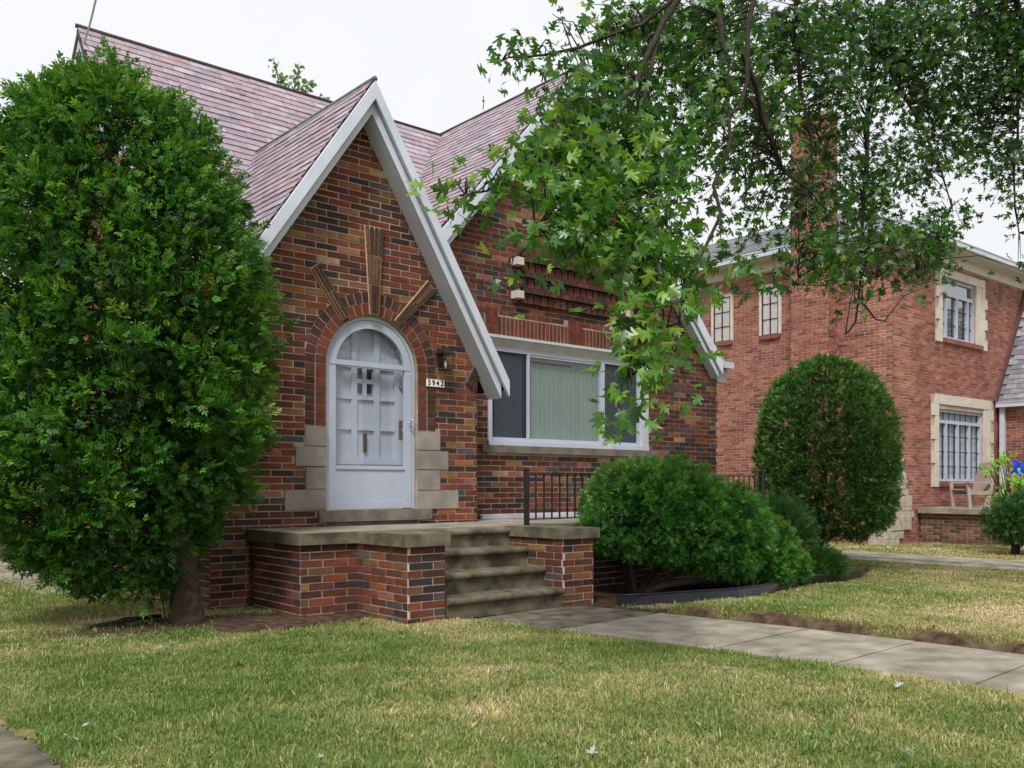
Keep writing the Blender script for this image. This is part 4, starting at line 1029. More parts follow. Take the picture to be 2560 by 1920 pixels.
# outline traced in the photograph (pixel columns at the tree's depth): left / right
DT = proj(TB)[2]
ypx = HY-(hts-EYE)/DT*F
lpx = np.interp(ypx, [195, 215, 240, 270, 300, 360, 450, 1150, 1300, 1380, 1430, 1490, 1530], [262, 225, 160, 105, 65, 20, -25, -50, -10, 80, 140, 270, 350])
rpx = np.interp(ypx, [195, 215, 240, 270, 310, 365, 480, 600, 760, 860, 1000, 1110, 1210, 1280, 1330, 1500], [300, 350, 395, 440, 475, 510, 565, 615, 632, 640, 625, 615, 590, 545, 480, 420])
cxp = (lpx+rpx)/2; rad = (rpx-lpx)/2/F*DT
def crown_points(n, fr0, fr1, seed):
    r = np.random.default_rng(seed); out = []; A = np.interp
    h = r.uniform(hts[0], hts[-1], n*3); rr = A(h, hts, rad); keep = r.random(n*3) < rr/rad.max(); h = h[keep][:n]; rr = rr[keep][:n]
    th = r.uniform(0, 2*math.pi, len(h)); fr = r.uniform(fr0, fr1, len(h))
    lob = 1+.07*np.sin(th*5+h*4.2)+.06*np.sin(th*9-h*7.1+1.3)+.05*np.sin(h*13+th*2)
    c = A(h, hts, cxp); rr2 = rr*fr*lob
    rt = (c-CX)/F*DT
    X = rt*CC+DT*SS; Y = -rt*SS+DT*CC
    dep = np.minimum(1.0, .95)
    P = np.stack([X+rr2*np.cos(th), Y+rr2*np.sin(th)*dep, h], 1); O = np.stack([np.cos(th), np.sin(th), 0*th], 1)
    ok = ~((P[:,0] > XL-.1) & (P[:,1] > YE-.1)) & ~((P[:,0] > XA-.08) & (P[:,1] > YB-.1) & (P[:,2] < PT+.1))
    return P[ok], O[ok], fr[ok], h[ok]
P1, O1, f1, h1 = crown_points(1900, .84, 1.06, 3); P2_, O2, f2, h2 = crown_points(7000, .3, .84, 4)
ctr0 = lambda h, px: atD(px, HY-(h-EYE)/DT*F, DT)
sp_c = []; sp_n = []
for px, z0, z1, r_ in ((285, 4.3, 4.72, .10), (330, 4.2, 4.56, .10), (232, 4.15, 4.5, .11), (120, 4.0, 4.42, .12), (70, 3.8, 4.24, .12), (395, 4.0, 4.34, .12), (450, 3.75, 4.05, .12), (175, 4.1, 4.4, .10)):
    for q in np.linspace(0, 1, 12):
        c = ctr0(z0+(z1-z0)*q, px+random.uniform(-10, 10)); sp_c.append(c+rng.normal(size=3)*r_*(1-q)*.8); sp_n.append(unit(np.array([rng.normal()*.5, rng.normal()*.5, 1.0])))
P1 = np.concatenate([P1, np.array(sp_c)]); O1 = np.concatenate([O1, np.array(sp_n)])
Pt, Ot, Tt = tufts(P1, O1, 15, .08, .16)
P_ = np.concatenate([Pt, P2_]); O_ = np.concatenate([Ot, O2])
okh = ~((P_[:,0] > XL-.05) & (P_[:,1] > YE-.05)) & ~((P_[:,0] > XA-.06) & (P_[:,1] > YB-.08) & (P_[:,2] < PT+.05)); P_, O_ = P_[okh], O_[okh]
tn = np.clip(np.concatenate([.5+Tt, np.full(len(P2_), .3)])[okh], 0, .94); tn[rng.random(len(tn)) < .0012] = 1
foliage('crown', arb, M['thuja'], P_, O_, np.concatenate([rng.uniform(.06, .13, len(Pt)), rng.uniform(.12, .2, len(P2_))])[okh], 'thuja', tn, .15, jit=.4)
tk = MB(); ctr = lambda h: (lambda rt: np.array([rt*CC+DT*SS, -rt*SS+DT*CC, h]))((np.interp(h, hts, cxp)-CX)/F*DT)
tk.tube([TB+(0,0,-.1), TB+(-.005,0,.06), TB+(-.01,.01,.3), TB+(-.02,.02,.62), (TB+(0,0,0))*.6+ctr(1.3)*.4+(0,0,.4), ctr(2.2), ctr(4.2)], [.22,.15,.12,.11,.10,.07,.02], 14)
for k in range(16):
    a = k*2.4; h = .38+.17*k; b = TB*(1-min(1, h/2.2))+ctr(2.2)*min(1, h/2.2); b[2] = h
    e = ctr(h+.15)+np.array([math.cos(a), math.sin(a), 0])*np.interp(h+.2, hts, rad)*.8
    if e[0] > XL-.15 and e[1] > YE-.15: continue
    tk.tube([b, (b+e)/2+(0,0,-.06), e], [.028,.02,.008], 6)
tk.build('trunk', M['bark'], arb, smooth=True)
# ivy leaves beside the trunk
iv = thing('ivy_vine', 'small vine with round green leaves climbing the arborvitae trunk base', 'vine', tuple(onZ(420, 1560, .02)))
stp = [onZ(415, 1550, .03), atD(405, 1500, DT-.1), atD(395, 1465, DT-.12)]
MB().tube(stp, [.006,.005,.003], 5).build('stem', M['bark'], iv)
for i in range(16):
    c = atD(random.uniform(365, 425), random.uniform(1455, 1535), DT-.12+random.uniform(-.06, .06)); s = random.uniform(.025, .042)
    poly = [(0,-.9),(.55,-.75),(.95,-.15),(.8,.45),(.3,.75),(0,1.15),(-.3,.75),(-.8,.45),(-.95,-.15),(-.55,-.75)]
    ax = unit(np.array([CC, -SS, random.uniform(-.4, .4)])); az = unit(np.array([random.uniform(-.3,.3), random.uniform(-.3,.3), -1.0]))
    m = MB(); m.add([c+ax*p*s+az*q*s for p, q in poly], [tuple(range(10))]); m.build('leaf', M['maple_o'], iv)
# dead branch and wood strip lying in the soil
lg = MB().tube([onZ(225, 1566, .05), onZ(290, 1556, .06), onZ(310, 1550, .08), onZ(350, 1545, .07), onZ(400, 1540, .05)], [.012,.018,.022,.018,.02], 7).build('fallen_branch', M['bark_d'], smooth=True)
tag(lg, 'thin dead branch lying on the bare soil left of the arborvitae trunk', 'branch')

# --- clipped spreading yew in front of the porch
YB_ = onZ(1590, 1487, .0)
yew = thing('spreading_yew', 'wide clipped evergreen shrub sloping down to the right in front of the porch', 'shrub', tuple(YB_))
def ell_points(cs, n, fr0, fr1, seed, zmin=None):
    r = np.random.default_rng(seed); Ps = []; Os = []
    tot = sum(c[3]*c[5]+c[4]*c[5]+c[3]*c[4] for c in cs)
    for c in cs:
        k = int(n*(c[3]*c[5]+c[4]*c[5]+c[3]*c[4])/tot); d = unit(r.normal(size=(k, 3))); f = r.uniform(fr0, fr1, (k, 1))
        lob = 1+.05*np.sin(d[:,0:1]*11+d[:,2:3]*7)+.04*np.sin(d[:,1:2]*15+d[:,2:3]*9+1)
        p = np.array(c[:3])+d*np.array(c[3:6])*f*lob; Ps.append(p); Os.append(unit(d/np.array(c[3:6])))
    P = np.concatenate(Ps); O = np.concatenate(Os); ok = np.ones(len(P), bool)
    for c in cs:      # keep only the union's shell
        q = np.linalg.norm((P-np.array(c[:3]))/np.array(c[3:6]), axis=1); ok &= q > fr0-.12
    if zmin is not None: ok &= P[:,2] > zmin(P)
    return P[ok], O[ok]
def at_(px, py, dep): return atD(px, py, dep)
cs = []
for px, py, dep, rpx_, rpy_, rd in ((1585,1290,9.95,112,128,.62),(1675,1290,10.1,130,135,.66),(1780,1330,10.3,130,125,.66),(1870,1385,10.75,115,105,.55),(1935,1420,11.1,80,72,.38)):
    c = at_(px, py, dep); cs.append((*c, rpx_*dep/F*.98, rd, rpy_*dep/F))
zb = lambda P: np.interp(P[:,0]*CC-P[:,1]*SS, [.8, 1.3, 1.9, 2.6, 3.3], [.50, .42, .28, .12, .05])
Ca, Na = ell_points(cs, 3100, .90, 1.0, 21, zb); Pb, Ob = ell_points(cs, 9000, .45, .88, 22, zb)
Pa, Oa, Ta = tufts(Ca, Na, 12, .045, .085)
okp = lambda P: ~((P[:,0] > XQ1-.3) & (P[:,1] > YB-.08) & (P[:,2] < PT+.05)) & ~((P[:,0] < XQ1+.06) & (P[:,1] > YP-.06) & (P[:,2] < PT+.02))
P_ = np.concatenate([Pa, Pb]); O_ = np.concatenate([Oa, Ob]); k_ok = okp(P_); P_, O_ = P_[k_ok], O_[k_ok]
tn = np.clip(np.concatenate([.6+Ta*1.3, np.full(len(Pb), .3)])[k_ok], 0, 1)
foliage('crown', yew, M['yew'], P_, O_, np.concatenate([rng.uniform(.04, .08, len(Pa)), rng.uniform(.08, .14, len(Pb))])[k_ok], 'yew', tn, .1, jit=.4)
tk = MB()
for (a, pts) in enumerate([[(1588,1490,.0),(1580,1440,9.95),(1572,1380,9.9),(1600,1330,9.95)], [(1600,1490,0),(1640,1455,10.0),(1720,1420,10.1),(1800,1380,10.2)], [(1596,1490,0),(1660,1462,9.8),(1740,1452,10.0),(1850,1440,10.4)], [(1610,1490,0),(1625,1440,10.2),(1680,1380,10.2),(1720,1320,10.2)], [(1584,1490,0),(1560,1420,10.1),(1540,1340,10.0)]]):
    P3 = [YB_+(random.uniform(-.06,.06), random.uniform(-.05,.05), -.06)]+[at_(*q) for q in pts[1:]]
    tk.tube(P3, list(np.linspace(.05, .018, len(P3))), 8)
tk.build('trunk', M['bark_d'], yew, smooth=True)
# yew's rear companion and the small shrub at the right end
for nm, lab, blobs, n, base in (('evergreen_shrub', 'darker clipped evergreen shrub peeking out behind the spreading shrub', [(1945,1345,12.2,80,105,.5)], 3500, (1945, 12.2)),
                         ('evergreen_shrub', 'small low evergreen shrub inside the right end of the black edging', [(2050,1412,11.8,55,38,.32),(2010,1425,11.7,40,34,.3)], 3000, (2045, 11.8))):
    cs = [(*at_(px, py, dep), a*dep/F, rd, b*dep/F) for px, py, dep, a, b, rd in blobs]
    bp = atD(base[0], HY, base[1]); bz = float(gz(bp[0], bp[1]))
    t = thing(nm, lab, 'shrub', (bp[0], bp[1], bz))
    P_, O_ = ell_points(cs, n, .5, 1.03, 31+n)
    P_, O_ = P_[P_[:,2] > bz+.02], O_[P_[:,2] > bz+.02]
    foliage('crown', t, M['thuja2'], P_, O_, rng.uniform(.06, .12, len(P_)), 'yew', np.clip(.45+.2*rng.normal(size=len(P_)), 0, .95), .2)
    MB().tube([(bp[0], bp[1], bz-.05), (bp[0], bp[1], bz+.35)], [.04, .02], 7).build('trunk', M['bark_d'], t)

# --- tall clipped shrub beyond the driveway side of the house
D2 = 14.4; c0 = atD(2066, 1180, D2); bp = atD(2030, HY, D2); bz = float(gz(bp[0], bp[1]))
ts = thing('clipped_arborvitae', 'tall dome-topped clipped dark evergreen standing before the red house', 'shrub', (bp[0], bp[1], bz))
r2 = np.random.default_rng(77)
hz_ = np.array([.36, .45, .62, .9, 1.4, 1.9, 2.3, 2.6, 2.85, 3.02, 3.1]); rw = np.array([.45, .72, .92, 1.02, 1.05, 1.04, .98, .86, .66, .40, .1])
def dome(n, f0, f1):
    h = r2.uniform(hz_[0], hz_[-1], n); rr = np.interp(h, hz_, rw); kp = r2.random(n) < (rr/1.05)*.6+.4; h, rr = h[kp], rr[kp]; th = r2.uniform(0, 2*math.pi, len(h))
    fr_ = r2.uniform(f0, f1, len(h))*(1+.03*np.sin(th*5+h*3)+.025*np.sin(th*11-h*6))
    return np.stack([c0[0]+rr*fr_*np.cos(th), c0[1]+rr*fr_*np.sin(th), h], 1), unit(np.stack([np.cos(th)*.9, np.sin(th)*.9, np.interp(h, [.3, 1.2, 2.2, 3.1], [-.4, 0, .3, 1.2])], 1))
Cd, Nd_ = dome(2700, .9, .99); Pi, Oi = dome(6000, .3, .9); Pd, Od, Td = tufts(Cd, Nd_, 10, .05, .095)
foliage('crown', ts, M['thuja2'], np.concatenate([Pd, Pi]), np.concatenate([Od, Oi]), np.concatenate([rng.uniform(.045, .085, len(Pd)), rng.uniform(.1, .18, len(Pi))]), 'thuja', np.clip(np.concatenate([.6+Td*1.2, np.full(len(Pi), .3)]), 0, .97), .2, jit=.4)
MB().tube([(bp[0], bp[1], bz-.1), (bp[0]*.7+c0[0]*.3, bp[1]*.7+c0[1]*.3, .5), (c0[0], c0[1], 1.6)], [.10,.08,.04], 9).tube([(bp[0]+.1, bp[1], bz-.1), (c0[0], c0[1], .7)], [.06,.04], 7).build('trunk', M['bark_d'], ts)

# --- black plastic lawn edging
em = MB(); pts = EDGE; n = len(pts); hE = .10; zt = []
for i, p in enumerate(pts):
    t = i/(n-1); g = float(gz(p[0], p[1])); lean = .02+.09*math.sin(t*6)
    if i > 0: pass
    zt.append((p[0], p[1]+lean*.4, g+hE*(1 if t < .85 else 1.0)))
bot = [(p[0], p[1], float(gz(p[0], p[1]))-.03) for p in pts]
V = []; Fc = []
for i in range(n):
    b, t = np.array(bot[i]), np.array(zt[i]); nrm2 = np.array([0, .006, 0])
    V += [b-nrm2, t-nrm2, t+nrm2, b+nrm2]
for i in range(n-1):
    a, b = i*4, i*4+4
    for k in range(4): Fc.append((a+k, b+k, b+(k+1)%4, a+(k+1)%4))
Fc += [(0,1,2,3), tuple(q+(n-1)*4 for q in (3,2,1,0))]
em.add(V, Fc)
edg = thing('lawn_edging', 'wavy black plastic lawn edging strip around the shrub bed', 'edging', tuple(pts[0]))
em.build('strip', M['black'], edg)
MB().tube([np.array(q)+(0,0,.004) for q in zt], .013, 8).build('top_bead', M['black'], edg, smooth=True)

# --- far tree behind the ridge
fb_ = atD(735, HY, 27); ft = thing('far_tree', 'slender young tree top poking up behind the pink slate roof ridge', 'tree', (fb_[0], fb_[1], 0))
m = MB(); fpnt = lambda px, py: atD(px, py, 27)
m.tube([(fb_[0], fb_[1], -.1), fpnt(735, 600), fpnt(730, 330), fpnt(728, 250)], [.2,.14,.07,.04], 8)
tips = [[(728,270),(700,215),(684,150)], [(728,262),(712,222),(706,182)], [(728,262),(738,210),(747,168)], [(730,272),(760,230),(776,202)], [(730,280),(790,262),(820,250)]]
LP = []
for tp in tips:
    pp = [fpnt(*q) for q in tp]; m.tube(pp, [.035,.02,.008], 5)
    for q in range(70):
        t = random.random()**.8*(len(pp)-1); i = min(int(t), len(pp)-2); LP.append(pp[i]+(pp[i+1]-pp[i])*(t-i)+np.array([random.gauss(0,.06), random.gauss(0,.06), random.gauss(0,.05)]))
m.build('trunk', M['bark'], ft)
LP = np.array(LP); V, Fc = instance((np.array([(0,-.0,0),(.5,-.35,0),(1,0,0),(.5,.35,0)]), np.array([(0,1,2,3)])), LP, rng.normal(size=LP.shape), rng.normal(size=LP.shape), rng.uniform(.10,.2,len(LP)))
np_mesh('crown', V, Fc, M['far'], ft, tint=rng.random(len(Fc)))

# --- lime plant and hedge at the right edge
hb = atD(2535, HY, 17.0); hbz = -.1
hg = thing('low_hedge', 'dark clipped hedge at the right edge with bright new growth on top', 'hedge', (hb[0], hb[1], hbz))
cs = [(*atD(2535, 1300, 17.0), .50, .5, .42), (*atD(2600, 1290, 17.0), .6, .6, .52)]
P_, O_ = ell_points(cs, 8000, .5, 1.03, 91); foliage('crown', hg, M['thuja2'], P_, O_, rng.uniform(.07,.13,len(P_)), 'yew', np.clip(.35+.2*rng.normal(size=len(P_)), 0, .95), .25)
MB().tube([(hb[0], hb[1], hbz-.1), (hb[0], hb[1], .4)], [.06,.03], 7).tube([(hb[0]+.1, hb[1], hbz-.1), (hb[0]+.35, hb[1], .5)], [.05,.03], 7).build('trunk', M['bark_d'], hg)
lpb = atD(2535, HY, 17.7)
lpt = thing('lime_plant', 'bright lime-green leafy plant rising over the hedge at the right edge', 'plant', (lpb[0], lpb[1], -.1))
m = MB(); leaves = []
for i in range(46):
    px, py = random.choice([(2470,1175),(2485,1160),(2500,1150),(2512,1138),(2525,1190),(2545,1205),(2560,1195),(2500,1215),(2520,1235),(2545,1240),(2575,1215),(2480,1235),(2510,1200),(2600,1190)])
    e = atD(px+random.uniform(-8,8), py+random.uniform(-6,6), 17.6+random.uniform(-.25,.25)); m.tube([(lpb[0], lpb[1], -.05), (lpb+e)/2*np.array([1,1,0])+np.array([0,0,e[2]*.6]), e], [.012,.008,.004], 5)
    for k in range(8):
        q = e+np.array([random.gauss(0,.06), random.gauss(0,.06), random.gauss(-.05,.08)]); s = random.uniform(.06,.12)
        ax = unit(np.array([random.gauss(0,1), random.gauss(0,1), random.uniform(-.2,1)])); az = unit(np.cross(ax, rng.normal(size=3)))
        leaves.append((q, ax, az, s))
m.build('stem', M['bark'], lpt)
tem = (np.array([(0,0,0),(.3,-.26,.02),(.7,-.24,.02),(1,0,-.05),(.7,.24,.02),(.3,.26,.02)]), np.array([(0,1,2,3,4,5)]))
V, Fc = instance(tem, np.array([q[0] for q in leaves]), np.array([q[1] for q in leaves]), np.array([q[2] for q in leaves]), np.array([q[3] for q in leaves]))
np_mesh('foliage', V, Fc, M['lime'], lpt, tint=rng.random(len(Fc)))
# blue cloth bow behind the plant, on the porch wall side
bf = thing('blue_cloth', 'crumpled bright blue cloth with white edge behind the lime plant', 'cloth', tuple(atD(2550, 1180, 19.5)))
c = atD(2548, 1172, 19.5); m = MB(); ax = np.array([CC, -SS, 0])
V = []; nxx, nzz = 8, 6
for i in range(nxx):
    for j in range(nzz): V.append(c+ax*(i/(nxx-1)-.35)*.42+np.array([0,0,(j/(nzz-1)-.5)*.30+.06*math.sin(i*1.7)])+np.array([SS,CC,0])*.05*math.sin(i*2.1+j*1.3))
Fq = [(i*nzz+j, (i+1)*nzz+j, (i+1)*nzz+j+1, i*nzz+j+1) for i in range(nxx-1) for j in range(nzz-1)]
m.add(V, Fq); m.build('cloth', M['blue'], bf, smooth=True)
m = MB().tube([np.array(V[i*nzz])+(0,0,-.005) for i in range(nxx)], .012, 6).build('hem', M['white'], bf)
MB().box(c[0]-.01, c[0]+.01, c[1]-.01, c[1]+.01, .68, c[2]+.1).build('stake', M['iron'], bf)

# --- power cable at the roof peak
pc0 = np.array((3.24, 11.72, 6.45)); pcx = [pc0, pc0+(-.02,-.06,.02)]
e_ = atD(330, -560, 5.0); mid = atD(250, 0, 9.5)
pts = [pc0]
for t in np.linspace(.1, 1, 10): pts.append(pc0*(1-t)**2+2*t*(1-t)*(mid*1.0)+e_*t*t)
pcb = MB().tube(pts, .011, 6).build('power_cable', M['grey_al'])
tag(pcb, 'thin overhead power cable rising from the left roof peak', 'cable')
#PART3
# ------------------------------------------------------------------ street maple: trunk out of frame on the right, drooping limbs
mt0 = atD(3150, HY, 7.5); mt0[2] = 0
map_ = thing('maple_tree', 'large maple with lobed green leaves hanging across the upper right of the view', 'tree', tuple(mt0))
mb = MB()
def J(px, py, d): return atD(px, py, d)
K = 1.1573
TOP = np.array([mt0[0]-.2, mt0[1]+.1, 4.6])
mb.tube([mt0+(0,0,-.2), mt0+(0,0,.25), mt0+(-.03,.03,1.6), mt0+(-.1,.05,3.2), TOP], [.42,.33,.28,.25,.23], 14)
limbs = [
 ([TOP, J(2700,-500,7.6), J(2200,-420,7.4), J(1860,-180,7.2), J(1700,-10,7.0), J(1640,110,6.8), J(1585,205,6.5), J(1500,300,6.1), J(1380,400,5.8), J(1250,455,5.6), J(1150,490,5.4)], .04),
 ([J(2200,-420,7.4), J(1950,-200,7.4), J(1885,0,7.3), J(1865,140,7.2), J(1850,250,7.1), J(1829,300,7.0), J(1812,400,6.8), J(1790,540,6.5), J(1758,657,6.2), J(1712,735,5.9), J(1697,800,5.7), J(1688,915,5.5)], .026),
 ([J(2300,-430,8.2), J(2050,-200,8.6), J(1984,0,8.8), J(2005,170,8.9), J(2013,275,8.9), J(2030,430,8.8), J(1995,560,8.5), J(1995,730,8.4)], .032),
 ([TOP, J(2800,-450,9), J(2500,-250,10), J(2250,-80,10.4), J(2180,120,10.2), J(2170,300,9.8), J(2160,480,9.4), J(2155,628,9.2), J(2139,800,9.0), J(2112,836,8.9)], .05),
 ([TOP, J(2850,-300,8.6), J(2640,-150,9.4), J(2540,0,9.9), J(2562,90,10), J(2550,260,10), J(2540,420,9.8), J(2550,600,9.6)], .05),
 ([J(1700,-10,7.0), J(1600,60,7.0), J(1450,110,6.9), J(1300,140,6.7), J(1250,155,6.5)], .018),
 ([J(1640,110,6.8), J(1580,330,6.5), J(1560,470,6.1), J(1590,620,5.8), J(1593,758,5.5), J(1600,850,5.4), J(1560,960,5.3)], .016),
 ([J(1500,300,6.1), J(1420,470,5.8), J(1360,560,5.6), J(1300,640,5.5)], .013),
 ([J(1865,140,7.2), J(1900,300,7.6), J(1960,420,8.0), J(2060,520,8.4)], .025),
 ([J(2180,120,10.2), J(2320,330,9.9), J(2370,520,9.6), J(2350,640,9.4), J(2290,700,9.3)], .02),
 ([J(2139,800-50,9.05), J(2175,775,9.0), J(2217,803,8.9)], .014),
 ([J(1697,800,5.7), J(1640,840,5.6), J(1560,860,5.5)], .012),
 ([J(1800,36,7.2), J(1815,160,7.1), J(1831,290,7.0)], .022),
 ([J(2250,-80,10.4), J(2100,30,10.0), J(1980,160,9.6), J(1890,330,9.2), J(1860,520,8.9)], .025),
]
skel = []
for pts, r in limbs:
    P3 = [];
    for a, b in zip(pts[:-1], pts[1:]):
        for t in (0, .5): P3.append(a+(b-a)*t+rng.normal(size=3)*.02)
    P3.append(pts[-1]); mb.tube(P3, list(np.linspace(r, max(.005, r*.12), len(P3))), 7 if r < .05 else 9)
    for a, b in zip(P3[:-1], P3[1:]): skel += [a+(b-a)*t for t in (0, .2, .4, .6, .8)]
skel = np.array(skel)
cl = []   # cx,cy,rx,ry,depth,optical depth   (pixels of a 2212-wide print)
for s in """1350 55 115 70 7.4 1.5|1500 60 140 90 8 1.7|1680 80 160 105 9 1.7|1880 70 180 115 10 1.8|2080 60 160 115 10.3 1.9|2205 130 80 140 10 1.9
1330 175 110 65 6.9 1.5|1480 180 120 80 7.4 1.6|1620 225 110 80 8 1.4|1800 200 130 80 9.4 1.5|1980 200 130 90 10.3 1.7|2120 240 100 90 10.4 1.6
1110 132 42 32 6.4 1.2|1195 125 45 60 6.8 .5|1195 60 28 35 7 .4|1260 250 100 65 6.2 1.5|1400 280 70 60 6.7 1.3|1165 300 65 50 5.8 1.2|1285 360 110 60 5.7 1.5|1110 390 60 42 5.5 1.3|1010 428 62 30 5.3 1.2
1330 465 100 60 5.7 1.5|1440 415 50 60 6.1 1.2|1175 532 68 36 5.4 1.2|1265 515 85 50 5.5 1.4|1390 555 75 55 5.6 1.4|1470 590 60 50 5.6 1.3|1365 640 40 45 5.4 1.1|1400 720 55 55 5.3 1.2|1440 650 45 40 5.5 1.1|1330 865 42 38 5.2 1|1370 810 45 42 5.2 1|1430 825 40 32 5.2 1.1|1385 770 40 40 5.3 1|1085 625 24 12 5.2 .7|1455 745 22 22 5.4 .7|1480 820 14 14 5.4 .6|1340 300 90 60 6.4 1.4|1400 370 80 60 6.3 1.3|1430 500 60 50 6.0 1.2|1330 560 60 40 5.6 1.1|1230 430 70 45 5.6 1.1|1520 240 60 60 7 1
1480 320 80 60 7.4 .8|1560 390 90 60 8 .7|1620 320 90 60 8.4 1|1530 490 70 40 7.8 .7|1590 560 45 40 7.6 .9|1700 390 80 80 8.8 1.1|1780 320 100 70 9.3 1.1|1780 450 80 80 8.8 1.3|1870 420 90 90 9.3 1.5|1960 350 110 80 9.8 1.2|2070 320 100 60 10.3 1.1|2150 390 60 50 10.2 .8|1900 540 105 65 8.9 1.5|2000 515 70 65 9.3 1.3|1800 575 70 50 8.5 1.2|1870 640 35 40 8.6 .9|1960 605 55 35 9 1|2035 555 45 45 9 1|1740 530 60 65 8.4 1|1695 595 30 25 8.3 .7|2190 330 40 80 9.8 1.3|2205 450 28 50 9.4 1.1|2206 565 12 26 9.2 .9|1640 600 50 30 8 .6|1630 455 60 50 8.2 .6|2060 470 70 40 9.6 .8""".replace('\n', '|').split('|'):
    cl.append([float(q) for q in s.split()])
_h = [(.04,-.11),(.13,-.40),(.20,-.36),(.27,-.15),(.40,-.27),(.50,-.50),(.60,-.55),(.60,-.30),(.50,-.12),(.68,-.20),(.80,-.22),(.86,-.09)]
for cx in range(1500, 3000, 230):                       # the crown goes on above and to the right of the view
    for cy in (-90, -260, -420): cl.append([cx+rng.uniform(-40, 40), cy+rng.uniform(-40, 40), 150, 110, rng.uniform(7.2, 10.4), .3])
for cy in (60, 230, 390, 520): cl.append([2400+rng.uniform(-40, 40), cy, 120, 100, 9.6, .5]); cl.append([2640, cy-60, 120, 100, 9.0, .35])
tip = [(0,0)]+_h+[(1.08,0)]+[(x, -y) for x, y in _h[::-1]]
def leaf_tem(c1, c2):
    V = [(.30, 0, .02)]+[(x, y, -c1*abs(y)*.5-c2*max(0, x-.3)**2) for x, y in tip]; n = len(tip)
    return np.array(V), np.array([(0, 1+i, 1+(i+1)%n) for i in range(n)])
tems = [leaf_tem(.3,.3), leaf_tem(-.2,.6), leaf_tem(.7,.1)]
LPs = []; LS = []; LT = []; twigs = MB()
for cx, cy, rx, ry, dep, od in cl:
    cx, cy, rx, ry = cx*K, cy*K, rx*K, ry*K
    lsz = .104 if dep < 7 else .092 if dep < 8.6 else .086; la = (lsz*F/dep)**2*.33
    n = int(od*math.pi*rx*ry/la*(2.7 if dep < 7 else 1.65 if dep < 8.6 else 1.2)); ng = max(3, n//7)
    g = rng.normal(size=(ng, 3)); g = unit(g)*rng.random((ng, 1))**.45
    rw_ = rx/F*dep
    cen = [atD(cx+q[0]*rx, cy+q[1]*ry, dep+q[2]*max(.35, rw_*.9)) for q in g]
    for c in cen:
        d = skel-c; k = np.argmin((d**2).sum(1)); a = skel[k]
        if np.linalg.norm(a-c) < .75:
            mid_ = (a+c)/2+np.array([0,0,.08]); twigs.tube([a, mid_, c], [.006,.0045,.0025], 4, cap=False)
    for i in range(n):
        c = cen[i % ng]; p = c+rng.normal(size=3)*np.array([.10,.10,.09]); LPs.append(p); LS.append(lsz*rng.uniform(.6, 1.12)); LT.append(np.clip(.42+.2*rng.normal()+(.13 if dep < 6 else -.16 if dep > 8.5 else -.05), 0, 1))  # backlit shade painted into the tint: far leaves darker, near ones lighter
LPs = np.array(LPs); LS = np.array(LS); LT = np.array(LT); n = len(LPs)
# leaves keep clear of the house walls
okm = ~((LPs[:,1] > 8.0) & (LPs[:,0] < 12.5)); LPs, LS, LT = LPs[okm], LS[okm], LT[okm]; n = len(LPs)
Nd = unit(rng.normal(size=(n, 3))*.75+np.array([0,0,.45])); hd_ = rng.normal(size=(n, 3)); hd_[:,2] = -abs(hd_[:,2])*.8-.1
Xd = unit(hd_-Nd*(hd_*Nd).sum(1, keepdims=True))
pj = np.array([proj(p) for p in LPs]); size = LS/pj[:,2]; inside = (pj[:,0] > 0) & (pj[:,0] < 2560) & (pj[:,1] > 0)
order = np.argsort(-np.where(inside, size, 0)); single = set(order[:300].tolist())
mb.build('limbs', M['bark_d'], map_, smooth=True); twigs.build('twigs', M['bark_d'], map_, kind='stuff')
lme = []
for t in tems:
    me = bpy.data.meshes.new('leaf'); me.from_pydata(t[0].tolist(), [], t[1].tolist()); me.materials.append(M['maple_o']); me.update(); lme.append(me)
for i in single:
    o = bpy.data.objects.new('leaf', lme[i % 3]); col.objects.link(o); o.parent = map_
    X = Vector(Xd[i]); Z = Vector(Nd[i]); Y = Z.cross(X)
    Mx = Matrix((X, Y, Z)).transposed().to_4x4(); o.rotation_euler = Mx.to_euler(); o.scale = (LS[i],)*3
    o.location = Vector(LPs[i])-world_loc(map_)
restm = np.array([i for i in range(n) if i not in single]); VV = []; FF = []; TT = []; b = 0
for t in range(3):
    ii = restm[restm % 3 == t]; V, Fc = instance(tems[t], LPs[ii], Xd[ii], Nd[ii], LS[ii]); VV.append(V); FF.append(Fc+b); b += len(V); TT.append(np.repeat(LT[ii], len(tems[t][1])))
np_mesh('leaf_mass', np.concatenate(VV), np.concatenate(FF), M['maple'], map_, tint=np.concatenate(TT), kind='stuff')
print('maple leaves', n)

